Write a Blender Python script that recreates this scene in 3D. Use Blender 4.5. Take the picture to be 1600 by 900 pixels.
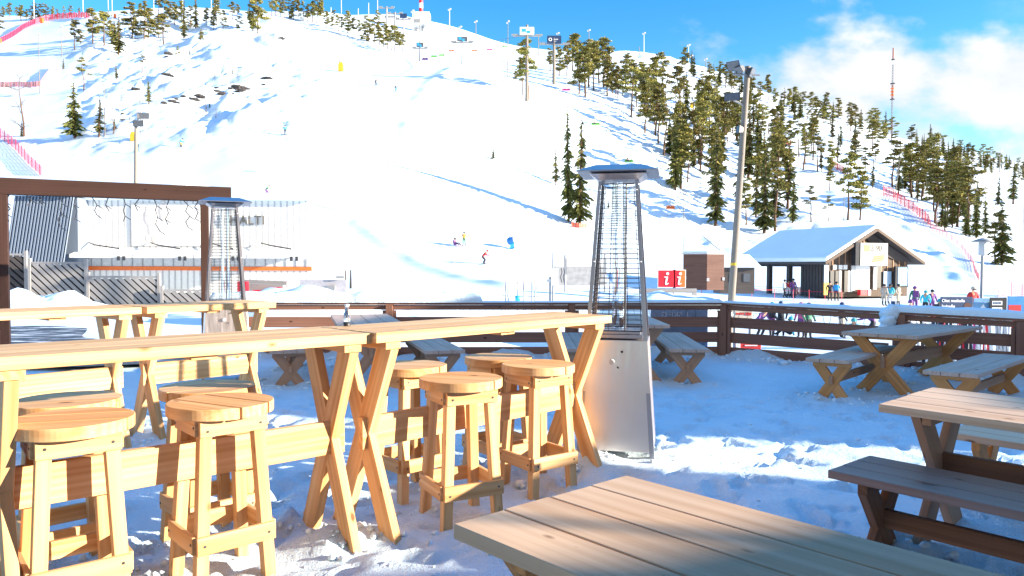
import bpy, bmesh, math, random
import numpy as np
from mathutils import Vector, Matrix, noise as mnoise
random.seed(7)
R = math.radians
scene = bpy.context.scene
for o in list(bpy.data.objects): bpy.data.objects.remove(o)
COL = scene.collection

# ------------------------------------------------------------------ camera, sky, sun, exposure
F, PITCH, CAMH, ROLL = 1170.0, 0.0313, 1.475, 0.003
cam_d = bpy.data.cameras.new('camera'); cam = bpy.data.objects.new('camera', cam_d); COL.objects.link(cam)
CAMM = Matrix.Translation((0, 0, CAMH)) @ Matrix.Rotation(math.pi/2 - PITCH, 4, 'X') @ Matrix.Rotation(ROLL, 4, 'Z')
cam.matrix_world = CAMM
cam_d.sensor_width = 36; cam_d.lens = 36*F/1600; cam_d.clip_start = .05; cam_d.clip_end = 5000
scene.camera = cam
scene.view_settings.view_transform = 'Standard'; scene.view_settings.look = 'None'
scene.view_settings.exposure = 1.74; scene.view_settings.gamma = 1.0

SUN_EL = 14.0
SUN_DIR = Vector((.979, -.206, math.tan(R(SUN_EL)))).normalized()       # towards the sun
sun_d = bpy.data.lights.new('sun', 'SUN'); sun_d.energy = 5.0; sun_d.angle = R(.5); sun_d.color = (1, .875, .70)
sun = bpy.data.objects.new('sun', sun_d); COL.objects.link(sun)
sun.rotation_euler = SUN_DIR.to_track_quat('Z', 'Y').to_euler(); sun.location = SUN_DIR*60

world = bpy.data.worlds.new('World'); scene.world = world; world.use_nodes = True
nt = world.node_tree; N = nt.nodes; L = nt.links; N.clear()
def nd(t, **k):
    n = N.new(t)
    for a, b in k.items(): setattr(n, a, b)
    return n
def mth(op, a, b=None, c=None, clamp=False):
    n = nd('ShaderNodeMath', operation=op, use_clamp=clamp)
    for i, v in enumerate((a, b, c)):
        if v is None: continue
        if isinstance(v, (int, float)): n.inputs[i].default_value = v
        else: L.new(v, n.inputs[i])
    return n.outputs[0]
def sstep(v, a, b):
    n = nd('ShaderNodeMapRange', interpolation_type='SMOOTHSTEP'); n.clamp = True
    L.new(v, n.inputs[0]); n.inputs[1].default_value = a; n.inputs[2].default_value = b
    return n.outputs[0]
sky = nd('ShaderNodeTexSky', sky_type='NISHITA'); sky.sun_disc = False
sky.sun_elevation = R(SUN_EL); sky.sun_rotation = math.atan2(SUN_DIR.x, SUN_DIR.y)
sky.air_density = 1.0; sky.dust_density = .25; sky.ozone_density = 2.2; sky.altitude = 300
hs = nd('ShaderNodeHueSaturation'); hs.inputs['Hue'].default_value = .50; hs.inputs['Saturation'].default_value = 1.42; hs.inputs['Value'].default_value = 1.0
L.new(sky.outputs[0], hs.inputs['Color'])
tc = nd('ShaderNodeTexCoord'); sx = nd('ShaderNodeSeparateXYZ'); L.new(tc.outputs['Generated'], sx.inputs[0])
# sky brightened high overhead, a gain added to fill the terrace shade
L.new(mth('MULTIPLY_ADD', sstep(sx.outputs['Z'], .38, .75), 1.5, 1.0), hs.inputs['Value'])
hyp = mth('MAXIMUM', sx.outputs['Y'], .12)
az = mth('DIVIDE', sx.outputs['X'], hyp); el = mth('DIVIDE', sx.outputs['Z'], hyp)
cv = nd('ShaderNodeCombineXYZ'); L.new(az, cv.inputs[0]); L.new(mth('MULTIPLY', el, 1.7), cv.inputs[1])
n1 = nd('ShaderNodeTexNoise'); n1.inputs['Scale'].default_value = 7.5; n1.inputs['Detail'].default_value = 7; n1.inputs['Roughness'].default_value = .52
L.new(cv.outputs[0], n1.inputs['Vector'])
n2 = nd('ShaderNodeTexNoise'); n2.inputs['Scale'].default_value = 2.6; n2.inputs['Detail'].default_value = 3
L.new(cv.outputs[0], n2.inputs['Vector'])
# a cumulus bank low over the right-hand ridge, thin wisps higher up
bank = mth('MULTIPLY', sstep(az, .19, .31), sstep(el, .35, .26))
d = mth('ADD', mth('MULTIPLY', bank, .58), mth('MULTIPLY', mth('SUBTRACT', n1.outputs[0], .5), 1.7))
low = mth('MULTIPLY', sstep(el, .215, .165), sstep(az, .56, .64))
d = mth('SUBTRACT', d, mth('MULTIPLY', low, .28))
right = mth('MULTIPLY', sstep(az, .60, .72), sstep(el, .36, .28))
d = mth('ADD', d, mth('MULTIPLY', right, .2))
cl = sstep(d, .16, .62)
wisp = mth('MULTIPLY', mth('MULTIPLY', sstep(n2.outputs[0], .5, .7), sstep(n1.outputs[0], .38, .7)), mth('MULTIPLY', sstep(az, .1, .4), .75))
cl = mth('MAXIMUM', cl, wisp, clamp=True)
shade = mth('MULTIPLY_ADD', sstep(n1.outputs[0], .42, .66), .35, .65)
cc = nd('ShaderNodeMix', data_type='RGBA'); L.new(shade, cc.inputs[0])
cc.inputs[6].default_value = (1.7, 2.1, 2.8, 1); cc.inputs[7].default_value = (3.3, 3.3, 3.35, 1)
# unseen bright cloud added behind the viewer to fill the shaded fronts
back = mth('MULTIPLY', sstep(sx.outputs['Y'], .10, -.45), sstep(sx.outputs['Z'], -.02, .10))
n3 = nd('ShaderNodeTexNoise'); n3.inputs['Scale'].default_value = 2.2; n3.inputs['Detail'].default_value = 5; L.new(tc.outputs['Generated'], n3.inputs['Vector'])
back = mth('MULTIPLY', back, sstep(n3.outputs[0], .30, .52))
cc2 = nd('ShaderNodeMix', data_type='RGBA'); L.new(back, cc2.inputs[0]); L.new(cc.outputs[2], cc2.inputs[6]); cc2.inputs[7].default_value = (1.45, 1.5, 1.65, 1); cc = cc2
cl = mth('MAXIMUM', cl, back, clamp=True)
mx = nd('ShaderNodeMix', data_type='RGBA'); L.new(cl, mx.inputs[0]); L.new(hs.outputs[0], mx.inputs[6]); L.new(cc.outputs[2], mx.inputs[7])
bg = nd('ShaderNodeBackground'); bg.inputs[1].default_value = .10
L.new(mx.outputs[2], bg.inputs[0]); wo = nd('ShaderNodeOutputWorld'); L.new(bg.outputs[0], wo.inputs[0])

# ------------------------------------------------------------------ measuring helpers (photo pixel -> point in the place)
def ray(px, py):
    return (CAMM.to_3x3() @ Vector(((px-800)/F, -(py-450)/F, -1)))
def at(px, py, Y):
    d = ray(px, py); return Vector((0, 0, CAMH)) + d*(Y/d.y)
def gnd(px, py, z=0.0):
    d = ray(px, py); return Vector((0, 0, CAMH)) + d*((z-CAMH)/d.z)
CAMI = CAMM.inverted()
def proj(p):
    q = CAMI @ Vector(p); return 800 - F*q.x/q.z, 450 + F*q.y/q.z

# ------------------------------------------------------------------ object helpers
def tag(o, label=None, cat=None, group=None, kind=None):
    if label: o['label'] = label
    if cat: o['category'] = cat
    if group: o['group'] = group
    if kind: o['kind'] = kind
    return o
def thing(name, label, cat, loc=(0, 0, 0), rz=0.0, group=None):
    o = bpy.data.objects.new(name, None); COL.objects.link(o); o.empty_display_size = .1
    o.location = loc; o.rotation_euler = (0, 0, rz)
    return tag(o, label, cat, group)
def copy_tree(o, parent=None):
    c = o.copy(); COL.objects.link(c)
    if parent is not None: c.parent = parent
    for ch in [x for x in bpy.data.objects if x.parent == o]: copy_tree(ch, c)
    return c
_kids = {}
def copy_thing(root, loc, rz=0, label=None, group=None, scale=1.0):
    c = root.copy(); COL.objects.link(c)
    c.location = loc; c.rotation_euler = (0, 0, rz); c.scale = (scale,)*3 if isinstance(scale, (int, float)) else scale
    if label: c['label'] = label
    if group: c['group'] = group
    for ch in root.children:
        k = ch.copy(); COL.objects.link(k); k.parent = c
        for g in ch.children:
            h = g.copy(); COL.objects.link(h); h.parent = k
    return c

class MB:
    def __init__(s): s.v = []; s.f = []; s.bc = []; s.tone = []; s.mi = []; s.sm = []
    def add(s, vs, fs, bc=None, tone=.5, mi=0, smooth=False):
        b = len(s.v); s.v += [tuple(p) for p in vs]
        s.bc += [tuple(p) for p in (bc if bc is not None else vs)]
        s.tone += [tone]*len(vs)
        for f in fs: s.f.append(tuple(b+i for i in f)); s.mi.append(mi); s.sm.append(smooth)
        return s
    def board(s, p0, p1, w, t, up=(0, 0, 1), mi=0, tone=None, skew0=0.0, skew1=0.0):
        """a plank from p0 to p1: w measured along 'up', t across; skew shifts the end cuts along the plank"""
        p0, p1 = Vector(p0), Vector(p1); u = (p1-p0); Ln = u.length; u.normalize()
        a = Vector(up); a = (a - u*a.dot(u)).normalized(); n = u.cross(a)
        vs, bc = [], []; ox, oy, oz = random.uniform(0, 40), random.uniform(0, 9), random.uniform(0, 9)
        for (x, sk) in ((0, skew0), (Ln, skew1)):
            for (i, j) in ((-.5, -.5), (.5, -.5), (.5, .5), (-.5, .5)):
                xx = x + sk*i*2
                vs.append(p0 + u*xx + a*(i*w) + n*(j*t)); bc.append((xx+ox, i*w+oy, j*t+oz))
        fs = [(0, 1, 2, 3), (7, 6, 5, 4), (0, 4, 5, 1), (1, 5, 6, 2), (2, 6, 7, 3), (3, 7, 4, 0)]
        return s.add(vs, fs, bc, random.random() if tone is None else tone, mi)
    def box(s, c, size, rz=0.0, mi=0, tone=.5):
        c = Vector(c); hx, hy, hz = size[0]/2, size[1]/2, size[2]/2; ca, sa = math.cos(rz), math.sin(rz)
        vs = []
        for z in (-hz, hz):
            for (x, y) in ((-hx, -hy), (hx, -hy), (hx, hy), (-hx, hy)):
                vs.append((c.x+x*ca-y*sa, c.y+x*sa+y*ca, c.z+z))
        return s.add(vs, [(3, 2, 1, 0), (4, 5, 6, 7), (0, 1, 5, 4), (1, 2, 6, 5), (2, 3, 7, 6), (3, 0, 4, 7)], None, tone, mi)
    def tube(s, p0, p1, r0, r1=None, n=8, mi=0, cap=True):
        p0, p1 = Vector(p0), Vector(p1); r1 = r0 if r1 is None else r1
        u = (p1-p0); Ln = u.length; u.normalize(); a = u.orthogonal().normalized(); b = u.cross(a)
        vs, bc = [], []; ox = random.uniform(0, 30)
        for (p, r, x) in ((p0, r0, 0), (p1, r1, Ln)):
            for k in range(n):
                t = 2*math.pi*k/n; q = a*(math.cos(t)*r)+b*(math.sin(t)*r)
                vs.append(p+q); bc.append((x+ox, math.cos(t)*r, math.sin(t)*r))
        fs = [(k, (k+1) % n, n+(k+1) % n, n+k) for k in range(n)]
        s.add(vs, fs, bc, .5, mi, n > 6)
        if cap:
            s.add(vs[:n], [tuple(range(n-1, -1, -1))], bc[:n], .5, mi); s.add(vs[n:], [tuple(range(n))], bc[n:], .5, mi)
        return s
    def poly(s, pts, r, n=5, mi=0):
        for a, b in zip(pts[:-1], pts[1:]): s.tube(a, b, r, r, n, mi, False)
        return s
    def prism(s, ring, up, mi=0, bcv=None, tone=.5):
        ring = [Vector(p) for p in ring]; up = Vector(up); n = len(ring)
        vs = ring + [p+up for p in ring]
        fs = [tuple(range(n-1, -1, -1)), tuple(range(n, 2*n))] + [(k, (k+1) % n, n+(k+1) % n, n+k) for k in range(n)]
        return s.add(vs, fs, bcv, tone, mi)
    def lathe(s, prof, n=16, c=(0, 0, 0), mi=0, smooth=True):
        c = Vector(c); vs = []; m = len(prof)
        for (r, z) in prof:
            for k in range(n):
                t = 2*math.pi*k/n; vs.append((c.x+r*math.cos(t), c.y+r*math.sin(t), c.z+z))
        fs = [(i*n+k, i*n+(k+1) % n, (i+1)*n+(k+1) % n, (i+1)*n+k) for i in range(m-1) for k in range(n)]
        s.add(vs, fs, None, .5, mi, smooth)
        s.add(vs[:n], [tuple(range(n-1, -1, -1))], None, .5, mi); s.add(vs[-n:], [tuple(range(n))], None, .5, mi)
        return s
    def quad(s, a, b, c, d, mi=0): return s.add([a, b, c, d], [(0, 1, 2, 3)], None, .5, mi)
    def mesh(s, name, mats):
        me = bpy.data.meshes.new(name); me.from_pydata(s.v, [], s.f); me.update()
        for m in (mats if isinstance(mats, (list, tuple)) else [mats]): me.materials.append(m)
        me.polygons.foreach_set('material_index', s.mi); me.polygons.foreach_set('use_smooth', s.sm)
        at_ = me.attributes.new('bc', 'FLOAT_VECTOR', 'POINT'); at_.data.foreach_set('vector', [x for p in s.bc for x in p])
        tn = me.attributes.new('tone', 'FLOAT', 'POINT'); tn.data.foreach_set('value', s.tone)
        return me
    def build(s, name, mats, parent=None, bevel=0.0, loc=None, rz=None):
        o = bpy.data.objects.new(name, s.mesh(name, mats)); COL.objects.link(o)
        if parent is not None: o.parent = parent
        if loc is not None: o.location = loc
        if rz is not None: o.rotation_euler = (0, 0, rz)
        if bevel:
            b = o.modifiers.new('bevel', 'BEVEL'); b.width = bevel; b.segments = 2; b.limit_method = 'ANGLE'
        return o
def text_mesh(name, txt, size, mat, parent=None, loc=(0, 0, 0), rot=(math.pi/2, 0, 0), depth=.004, align='CENTER', flip=False, shear=0.0, bold=0.0):
    c = bpy.data.curves.new(name, 'FONT'); c.body = txt; c.size = size; c.extrude = depth; c.align_x = align; c.align_y = 'CENTER'
    c.shear = shear; c.offset = bold
    t = bpy.data.objects.new(name, c); COL.objects.link(t)
    dg = bpy.context.evaluated_depsgraph_get(); me = bpy.data.meshes.new_from_object(t.evaluated_get(dg))
    bpy.data.objects.remove(t)
    me.materials.clear(); me.materials.append(mat)
    o = bpy.data.objects.new(name, me); COL.objects.link(o)
    if parent is not None: o.parent = parent
    o.location = loc; o.rotation_euler = rot
    if flip: o.scale = (-1, 1, 1)
    return o

# ------------------------------------------------------------------ materials
class Mat:
    def __init__(s, name):
        s.m = bpy.data.materials.new(name); s.m.use_nodes = True; s.t = s.m.node_tree; s.t.nodes.clear()
        s.out = s.n('ShaderNodeOutputMaterial'); s.p = s.n('ShaderNodeBsdfPrincipled'); s.l(s.p.outputs[0], s.out.inputs[0])
    def n(s, t, **k):
        x = s.t.nodes.new(t)
        for a, b in k.items(): setattr(x, a, b)
        return x
    def l(s, a, b): s.t.links.new(a, b)
    def noise(s, vec, scale, detail=3, rough=.5, dist=0.0):
        x = s.n('ShaderNodeTexNoise'); x.inputs['Scale'].default_value = scale; x.inputs['Detail'].default_value = detail
        x.inputs['Roughness'].default_value = rough; x.inputs['Distortion'].default_value = dist
        if vec is not None: s.l(vec, x.inputs['Vector'])
        return x.outputs[0]
    def map(s, vec, sc, loc=(0, 0, 0)):
        x = s.n('ShaderNodeMapping'); x.inputs['Scale'].default_value = sc; x.inputs['Location'].default_value = loc
        s.l(vec, x.inputs['Vector']); return x.outputs[0]
    def attr(s, a):
        x = s.n('ShaderNodeAttribute'); x.attribute_name = a; return x
    def obj(s): return s.n('ShaderNodeTexCoord').outputs['Object']
    def pos(s): return s.n('ShaderNodeNewGeometry').outputs['Position']
    def ramp(s, fac, stops):
        x = s.n('ShaderNodeValToRGB'); e = x.color_ramp.elements
        while len(e) < len(stops): e.new(.5)
        for i, (p, c) in enumerate(stops): e[i].position = p; e[i].color = (*c, 1) if len(c) == 3 else c
        s.l(fac, x.inputs[0]); return x.outputs[0]
    def mix(s, f, a, b, blend='MIX'):
        x = s.n('ShaderNodeMix', data_type='RGBA', blend_type=blend)
        for i, v in ((0, f), (6, a), (7, b)):
            if isinstance(v, (int, float)): x.inputs[i].default_value = v
            elif isinstance(v, tuple): x.inputs[i].default_value = (*v, 1)
            else: s.l(v, x.inputs[i])
        return x.outputs[2]
    def bump(s, h, strength=.3, dist=.01):
        x = s.n('ShaderNodeBump'); x.inputs['Strength'].default_value = strength; x.inputs['Distance'].default_value = dist
        s.l(h, x.inputs['Height']); s.l(x.outputs[0], s.p.inputs['Normal'])
    def mrange(s, v, a, b, c=0.0, d=1.0):
        x = s.n('ShaderNodeMapRange'); s.l(v, x.inputs[0])
        for i, q in enumerate((a, b, c, d)): x.inputs[i+1].default_value = q
        return x.outputs[0]
    def set(s, **k):
        for a, b in k.items():
            a = a.replace('_', ' '); i = s.p.inputs[a]
            if hasattr(b, 'is_linked') or hasattr(b, 'links'): s.l(b, i)
            elif isinstance(b, tuple): i.default_value = (*b, 1) if len(b) == 3 else b
            else: i.default_value = b
        return s
def plain(name, col, rough=.6, metal=0.0, var=.12, scale=9, bump=0.0):
    m = Mat(name); v = m.noise(m.obj(), scale, 4)
    lo = tuple(c*(1-var) for c in col); hi = tuple(min(1, c*(1+var)) for c in col)
    m.set(Base_Color=m.ramp(v, [(.3, lo), (.7, hi)]), Roughness=m.mrange(v, .2, .8, rough-.08, rough+.08), Metallic=metal)
    if bump: m.bump(v, bump, .01)
    return m.m
def wood(name, light, dark, knot, grey=0.0, greycol=(.3, .27, .25), rough=.62, streak=1.0, wet=0.0):
    m = Mat(name); bc = m.attr('bc').outputs['Vector']; tone = m.attr('tone').outputs['Fac']
    fine = m.noise(m.map(bc, (1.1, 85, 85)), 1, 3, .6, .2)
    band = m.noise(m.map(bc, (.55, 13, 13)), 1, 3, .5, .8)
    wv = m.n('ShaderNodeTexWave', wave_type='RINGS', rings_direction='X'); wv.inputs['Scale'].default_value = 1; wv.inputs['Distortion'].default_value = 5
    wv.inputs['Detail'].default_value = 2; wv.inputs['Detail Scale'].default_value = .8; m.l(m.map(bc, (.16, 9, 9)), wv.inputs['Vector'])
    g = m.n('ShaderNodeMath', operation='MULTIPLY_ADD'); m.l(fine, g.inputs[0]); g.inputs[1].default_value = .38; m.l(m.mrange(band, .25, .75, 0, .45), g.inputs[2])
    g2 = m.n('ShaderNodeMath', operation='MULTIPLY_ADD'); m.l(wv.outputs[1], g2.inputs[0]); g2.inputs[1].default_value = .16*streak; m.l(g.outputs[0], g2.inputs[2])
    c = m.mix(m.mrange(g2.outputs[0], .28, .66), light, dark)
    c = m.mix(m.mrange(tone, 0, 1, 0, .45), c, tuple(x*.72 for x in dark))
    big = m.noise(m.map(bc, (1.2, 3, 3)), 1, 2)
    c = m.mix(m.mrange(big, .35, .75, 0, .35), c, tuple(min(1, x*1.12) for x in light))
    if grey:
        gm = m.noise(m.map(bc, (1.6, 9, 9)), 1, 4, .6)
        c = m.mix(m.mrange(gm, .3, .7, grey*.45, grey), c, greycol)
    vo = m.n('ShaderNodeTexVoronoi', feature='F1'); vo.inputs['Scale'].default_value = 1; m.l(m.map(bc, (5.0, 10.5, 10.5)), vo.inputs['Vector'])
    sp = m.n('ShaderNodeSeparateColor'); m.l(vo.outputs['Color'], sp.inputs[0])
    rad = m.mrange(sp.outputs[0], .55, 1, 0.0, .17)
    dd = m.n('ShaderNodeMath', operation='SUBTRACT'); m.l(rad, dd.inputs[0]); m.l(vo.outputs['Distance'], dd.inputs[1])
    km = m.mrange(dd.outputs[0], -.05, .07)
    c = m.mix(m.mrange(km, 0, 1, 0, .92), c, knot)
    if wet:
        wn = m.noise(m.map(bc, (1.6, 2.5, 2.5)), 1, 4, .6)
        wm = m.mrange(wn, .58, .66); c = m.mix(m.mrange(wm, 0, 1, 0, wet), c, tuple(x*.35 for x in dark))
        m.set(Roughness=m.mrange(wm, 0, 1, rough, .3))
    else: m.set(Roughness=rough)
    m.set(Base_Color=c); m.p.inputs['Specular IOR Level'].default_value = .13
    m.bump(g2.outputs[0], .12, .003)
    return m.m
M = {}
M['pine'] = wood('fresh_pine', (.80, .525, .27), (.53, .25, .078), (.16, .055, .016), .18, (.58, .42, .28))
M['pine_top'] = wood('pine_table_top', (.56, .40, .23), (.40, .25, .115), (.19, .09, .035), .55, (.46, .38, .31))
M['tan'] = wood('picnic_table_top', (.84, .60, .41), (.56, .33, .185), (.18, .07, .03), .2, (.70, .51, .39))
M['grey_top'] = wood('weathered_table_top', (.62, .44, .33), (.36, .22, .14), (.12, .06, .035), .6, (.60, .475, .415))
M['bench_wet'] = wood('damp_bench_top', (.38, .22, .155), (.25, .125, .08), (.06, .032, .02), .6, (.36, .26, .235), .5, 1, .75)
M['brown_edge'] = wood('brown_pine', (.30, .145, .08), (.18, .078, .04), (.06, .028, .015))
M['leg_new'] = wood('yellow_pine_leg', (.74, .37, .15), (.56, .235, .075), (.12, .045, .02))
M['leg_grey'] = wood('greyed_pine_leg', (.58, .33, .19), (.42, .21, .11), (.12, .05, .03), .3, (.48, .34, .26))
M['fence_wood'] = wood('dark_stained_board', (.36, .18, .12), (.22, .10, .068), (.06, .028, .02), .25, (.28, .17, .135))
M['pergola'] = wood('brown_stained_timber', (.060, .029, .022), (.036, .017, .013), (.015, .007, .006), .25, (.055, .034, .03))
M['lattice'] = wood('grey_lattice_board', (.36, .34, .33), (.25, .23, .22), (.13, .12, .11), .5, (.40, .385, .38))
M['shed'] = wood('brown_shed_board', (.17, .09, .07), (.11, .055, .045), (.05, .03, .02), .3, (.15, .095, .08))
M['cabin'] = wood('cabin_board', (.15, .105, .075), (.09, .06, .045), (.04, .025, .02), .5, (.13, .10, .085))
M['cabin_dark'] = wood('dark_cabin_board', (.10, .085, .08), (.06, .05, .048), (.03, .025, .02), .4, (.11, .10, .10))
M['pole_wood'] = wood('pole_timber', (.25, .21, .17), (.17, .14, .115), (.08, .06, .05), .6, (.24, .23, .22))
M['bark'] = wood('bark', (.17, .10, .06), (.09, .05, .032), (.04, .025, .018))

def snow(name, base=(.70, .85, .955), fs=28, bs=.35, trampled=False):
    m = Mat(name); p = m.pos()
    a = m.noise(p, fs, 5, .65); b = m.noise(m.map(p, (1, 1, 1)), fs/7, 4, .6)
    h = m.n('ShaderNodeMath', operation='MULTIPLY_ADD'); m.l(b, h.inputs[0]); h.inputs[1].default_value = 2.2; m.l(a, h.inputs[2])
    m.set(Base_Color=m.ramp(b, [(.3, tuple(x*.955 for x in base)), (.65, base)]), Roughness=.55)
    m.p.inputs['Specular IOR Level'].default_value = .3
    if trampled:
        c_ = m.noise(p, 75, 4, .7); h2 = m.n('ShaderNodeMath', operation='MULTIPLY_ADD'); m.l(c_, h2.inputs[0]); h2.inputs[1].default_value = .8; m.l(h.outputs[0], h2.inputs[2]); m.bump(h2.outputs[0], .7, .04)
    else: m.bump(h.outputs[0], bs, .05)
    return m.m
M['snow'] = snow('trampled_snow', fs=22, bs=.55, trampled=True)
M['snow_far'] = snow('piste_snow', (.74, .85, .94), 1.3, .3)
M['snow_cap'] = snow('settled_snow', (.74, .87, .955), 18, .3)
def brushed(name, col, rough):
    m = Mat(name); v = m.noise(m.map(m.obj(), (60, 60, 2)), 1, 3); w = m.noise(m.obj(), 3, 3)
    m.set(Base_Color=m.ramp(w, [(.3, tuple(c*.9 for c in col)), (.7, col)]), Metallic=1.0, Roughness=m.mrange(v, .3, .7, rough-.06, rough+.08)); m.bump(v, .05, .002)
    return m.m
M['steel'] = brushed('brushed_steel', (.76, .68, .64), .36)
M['steel_dark'] = brushed('grey_steel', (.42, .40, .43), .38)
M['wire'] = plain('dark_wire', (.10, .10, .11), .4, .8)
M['black'] = plain('black_plastic', (.02, .02, .022), .45)
M['grey'] = plain('grey_paint', (.26, .27, .29), .55)
M['lgrey'] = plain('pale_grey_paint', (.52, .53, .55), .55)
M['white'] = plain('white_paint', (.80, .80, .79), .5, 0, .04)
M['red'] = plain('red_paint', (.62, .012, .03), .45, 0, .08)
M['orange'] = plain('orange_paint', (.75, .16, .03), .5)
M['yellow'] = plain('yellow_paint', (.72, .45, .03), .5)
M['blue'] = plain('blue_paint', (.02, .20, .55), .5)
M['cyan'] = plain('cyan_paint', (.03, .50, .62), .5)
M['green'] = plain('green_paint', (.22, .60, .12), .5)
M['magenta'] = plain('magenta_paint', (.55, .05, .28), .5)
M['purple'] = plain('purple_cloth', (.15, .05, .22), .8)
M['navy'] = plain('navy_print', (.018, .045, .12), .5)
M['dark'] = plain('dark_cloth', (.02, .022, .03), .8)
M['teal'] = plain('teal_cloth', (.03, .32, .38), .8)
M['skyblue'] = plain('blue_cloth', (.03, .33, .62), .8)
M['redcloth'] = plain('red_cloth', (.55, .03, .03), .8)
M['ochre'] = plain('ochre_cloth', (.50, .28, .03), .8)
M['beige'] = plain('beige_cloth', (.48, .40, .32), .8)
M['greencloth'] = plain('green_cloth', (.06, .20, .12), .8)
M['whitecloth'] = plain('white_cloth', (.72, .72, .72), .8)
M['pink'] = plain('pink_cloth', (.55, .12, .25), .8)
M['skin'] = plain('skin', (.55, .32, .22), .6)
M['concrete'] = plain('concrete', (.36, .36, .37), .85, 0, .2, 4, .3)
M['netred'] = plain('red_netting', (.72, .02, .07), .6)
M['netpink'] = plain('faded_pink_netting', (.75, .28, .30), .6)
M['netorange'] = plain('orange_netting', (.75, .12, .06), .6)
M['lampglass'] = plain('lamp_glass', (.10, .11, .13), .12)
M['lamphead'] = plain('lamp_housing', (.05, .055, .065), .5)
m = Mat('glass'); m.set(Base_Color=(.92, .96, .97), Roughness=.04, IOR=1.3); m.p.inputs['Transmission Weight'].default_value = 1; M['glass'] = m.m
m = Mat('asphalt'); v = m.noise(m.pos(), 30, 4); w = m.noise(m.map(m.pos(), (.5, 3, 1)), 1.3, 5, .65)
m.set(Base_Color=m.mix(m.mrange(w, .50, .60), m.ramp(v, [(.3, (.018, .02, .026)), (.7, (.05, .052, .058))]), (.8, .83, .87)), Roughness=.55); m.bump(v, .3, .01); M['asphalt'] = m.m
def needles(name, a, b, c):
    m = Mat(name); t = m.attr('tone').outputs['Fac']; oi = m.n('ShaderNodeObjectInfo').outputs['Random']
    col = m.ramp(t, [(.0, a), (.55, b), (1., c)])
    hsv = m.n('ShaderNodeHueSaturation'); m.l(m.mrange(oi, 0, 1, .487, .512), hsv.inputs['Hue']); m.l(m.mrange(oi, 0, 1, .75, 1.3), hsv.inputs['Value']); m.l(col, hsv.inputs['Color'])
    m.set(Base_Color=hsv.outputs[0], Roughness=.8); m.p.inputs['Specular IOR Level'].default_value = .12
    return m.m
M['spruce'] = needles('spruce_needles', (.06, .076, .026), (.16, .165, .048), (.30, .265, .075))
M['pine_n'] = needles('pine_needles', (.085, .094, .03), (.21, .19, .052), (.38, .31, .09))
M['twig'] = plain('bare_twig', (.12, .085, .065), .8)
M['frost'] = plain('tree_snow', (.8, .83, .88), .7)
m = Mat('corrugated_grey'); wv = m.n('ShaderNodeTexNoise'); m.set(Base_Color=(.20, .25, .33), Roughness=.5, Metallic=.2); M['corr'] = m.m

# ------------------------------------------------------------------ ski hill and valley floor
COLS = [-900, -300, 0, 150, 300, 400, 500, 600, 700, 800, 900, 1000, 1100, 1200, 1300, 1400, 1500, 1600, 1900, 2600]
ROWS = [10.5, 13, 17, 25, 38, 48, 60, 80, 100, 125, 160, 200, 250, 300, 350, 420, 600, 1000]
NEARZ = {  # heights of the flat ground close to the terrace at ROWS[0..5]
    -900: (-.3, 0, 0, 0, 0, 0), 500: (-.35, -.12, -.1, -.1, -.1, -.1), 700: (-.5, -.5, -.55, -.6, -.6, -.5), 900: (-.6, -.8, -1.1, -1.3, -1.2, -1.0),
    1100: (-.7, -1.1, -1.7, -2.0, -2.05, -2.0), 2600: (-.8, -1.3, -1.9, -2.05, -2.1, -2.05)}
FARPY = {  # image row at which the slope stands at ROWS[6..16]
    -900: (440, 405, 350, 280, 210, 160, 120, 110, 110, 150, 210), -300: (440, 404, 342, 262, 184, 122, 72, 46, 30, 60, 150),
    0: (440, 405, 345, 268, 190, 128, 78, 52, 32, 60, 150), 150: (440, 405, 340, 258, 175, 115, 65, 33, 28, 60, 150),
    300: (440, 408, 335, 245, 165, 105, 60, 29, 19, 50, 150), 400: (442, 412, 325, 235, 160, 108, 65, 40, 24, 50, 150),
    500: (445, 418, 340, 240, 165, 115, 78, 48, 22, 45, 150), 600: (447, 418, 338, 244, 160, 116, 92, 68, 45, 30, 120),
    700: (448, 416, 345, 264, 172, 116, 97, 80, 62, 46, 110), 800: (449, 418, 362, 290, 200, 135, 118, 104, 90, 75, 120),
    900: (454, 432, 390, 322, 235, 165, 135, 115, 98, 85, 125), 1000: (463, 445, 405, 345, 265, 205, 160, 128, 103, 85, 125),
    1100: (470, 449, 418, 365, 300, 240, 190, 150, 125, 110, 150), 1200: (475, 455, 427, 380, 320, 265, 222, 190, 165, 150, 180),
    1300: (476, 457, 428, 385, 330, 280, 240, 212, 192, 178, 200), 1400: (476, 459, 434, 395, 345, 305, 270, 245, 228, 215, 235),
    1500: (474, 460, 441, 410, 365, 325, 290, 265, 247, 235, 255), 1600: (474, 462, 447, 422, 385, 345, 312, 288, 270, 256, 272),
    1900: (474, 466, 455, 435, 405, 370, 340, 318, 300, 285, 300), 2600: (475, 468, 460, 445, 420, 390, 365, 345, 330, 320, 330)}
HOR = 450 - F*math.tan(PITCH)
nk = sorted(NEARZ)
ZT = np.zeros((len(COLS), len(ROWS)))
for i, c in enumerate(COLS):
    for j in range(6):
        ZT[i, j] = np.interp(c, nk, [NEARZ[k][j] for k in nk])
    for j in range(6, 17): ZT[i, j] = CAMH + (HOR - FARPY[c][j-6])*ROWS[j]/F
    ZT[i, 17] = ZT[i, 16] - 90
def _w(xs, x):
    i = int(np.clip(np.searchsorted(xs, x) - 1, 0, len(xs)-2)); t = min(1, max(0, (x-xs[i])/(xs[i+1]-xs[i]))); return i, t
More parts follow.
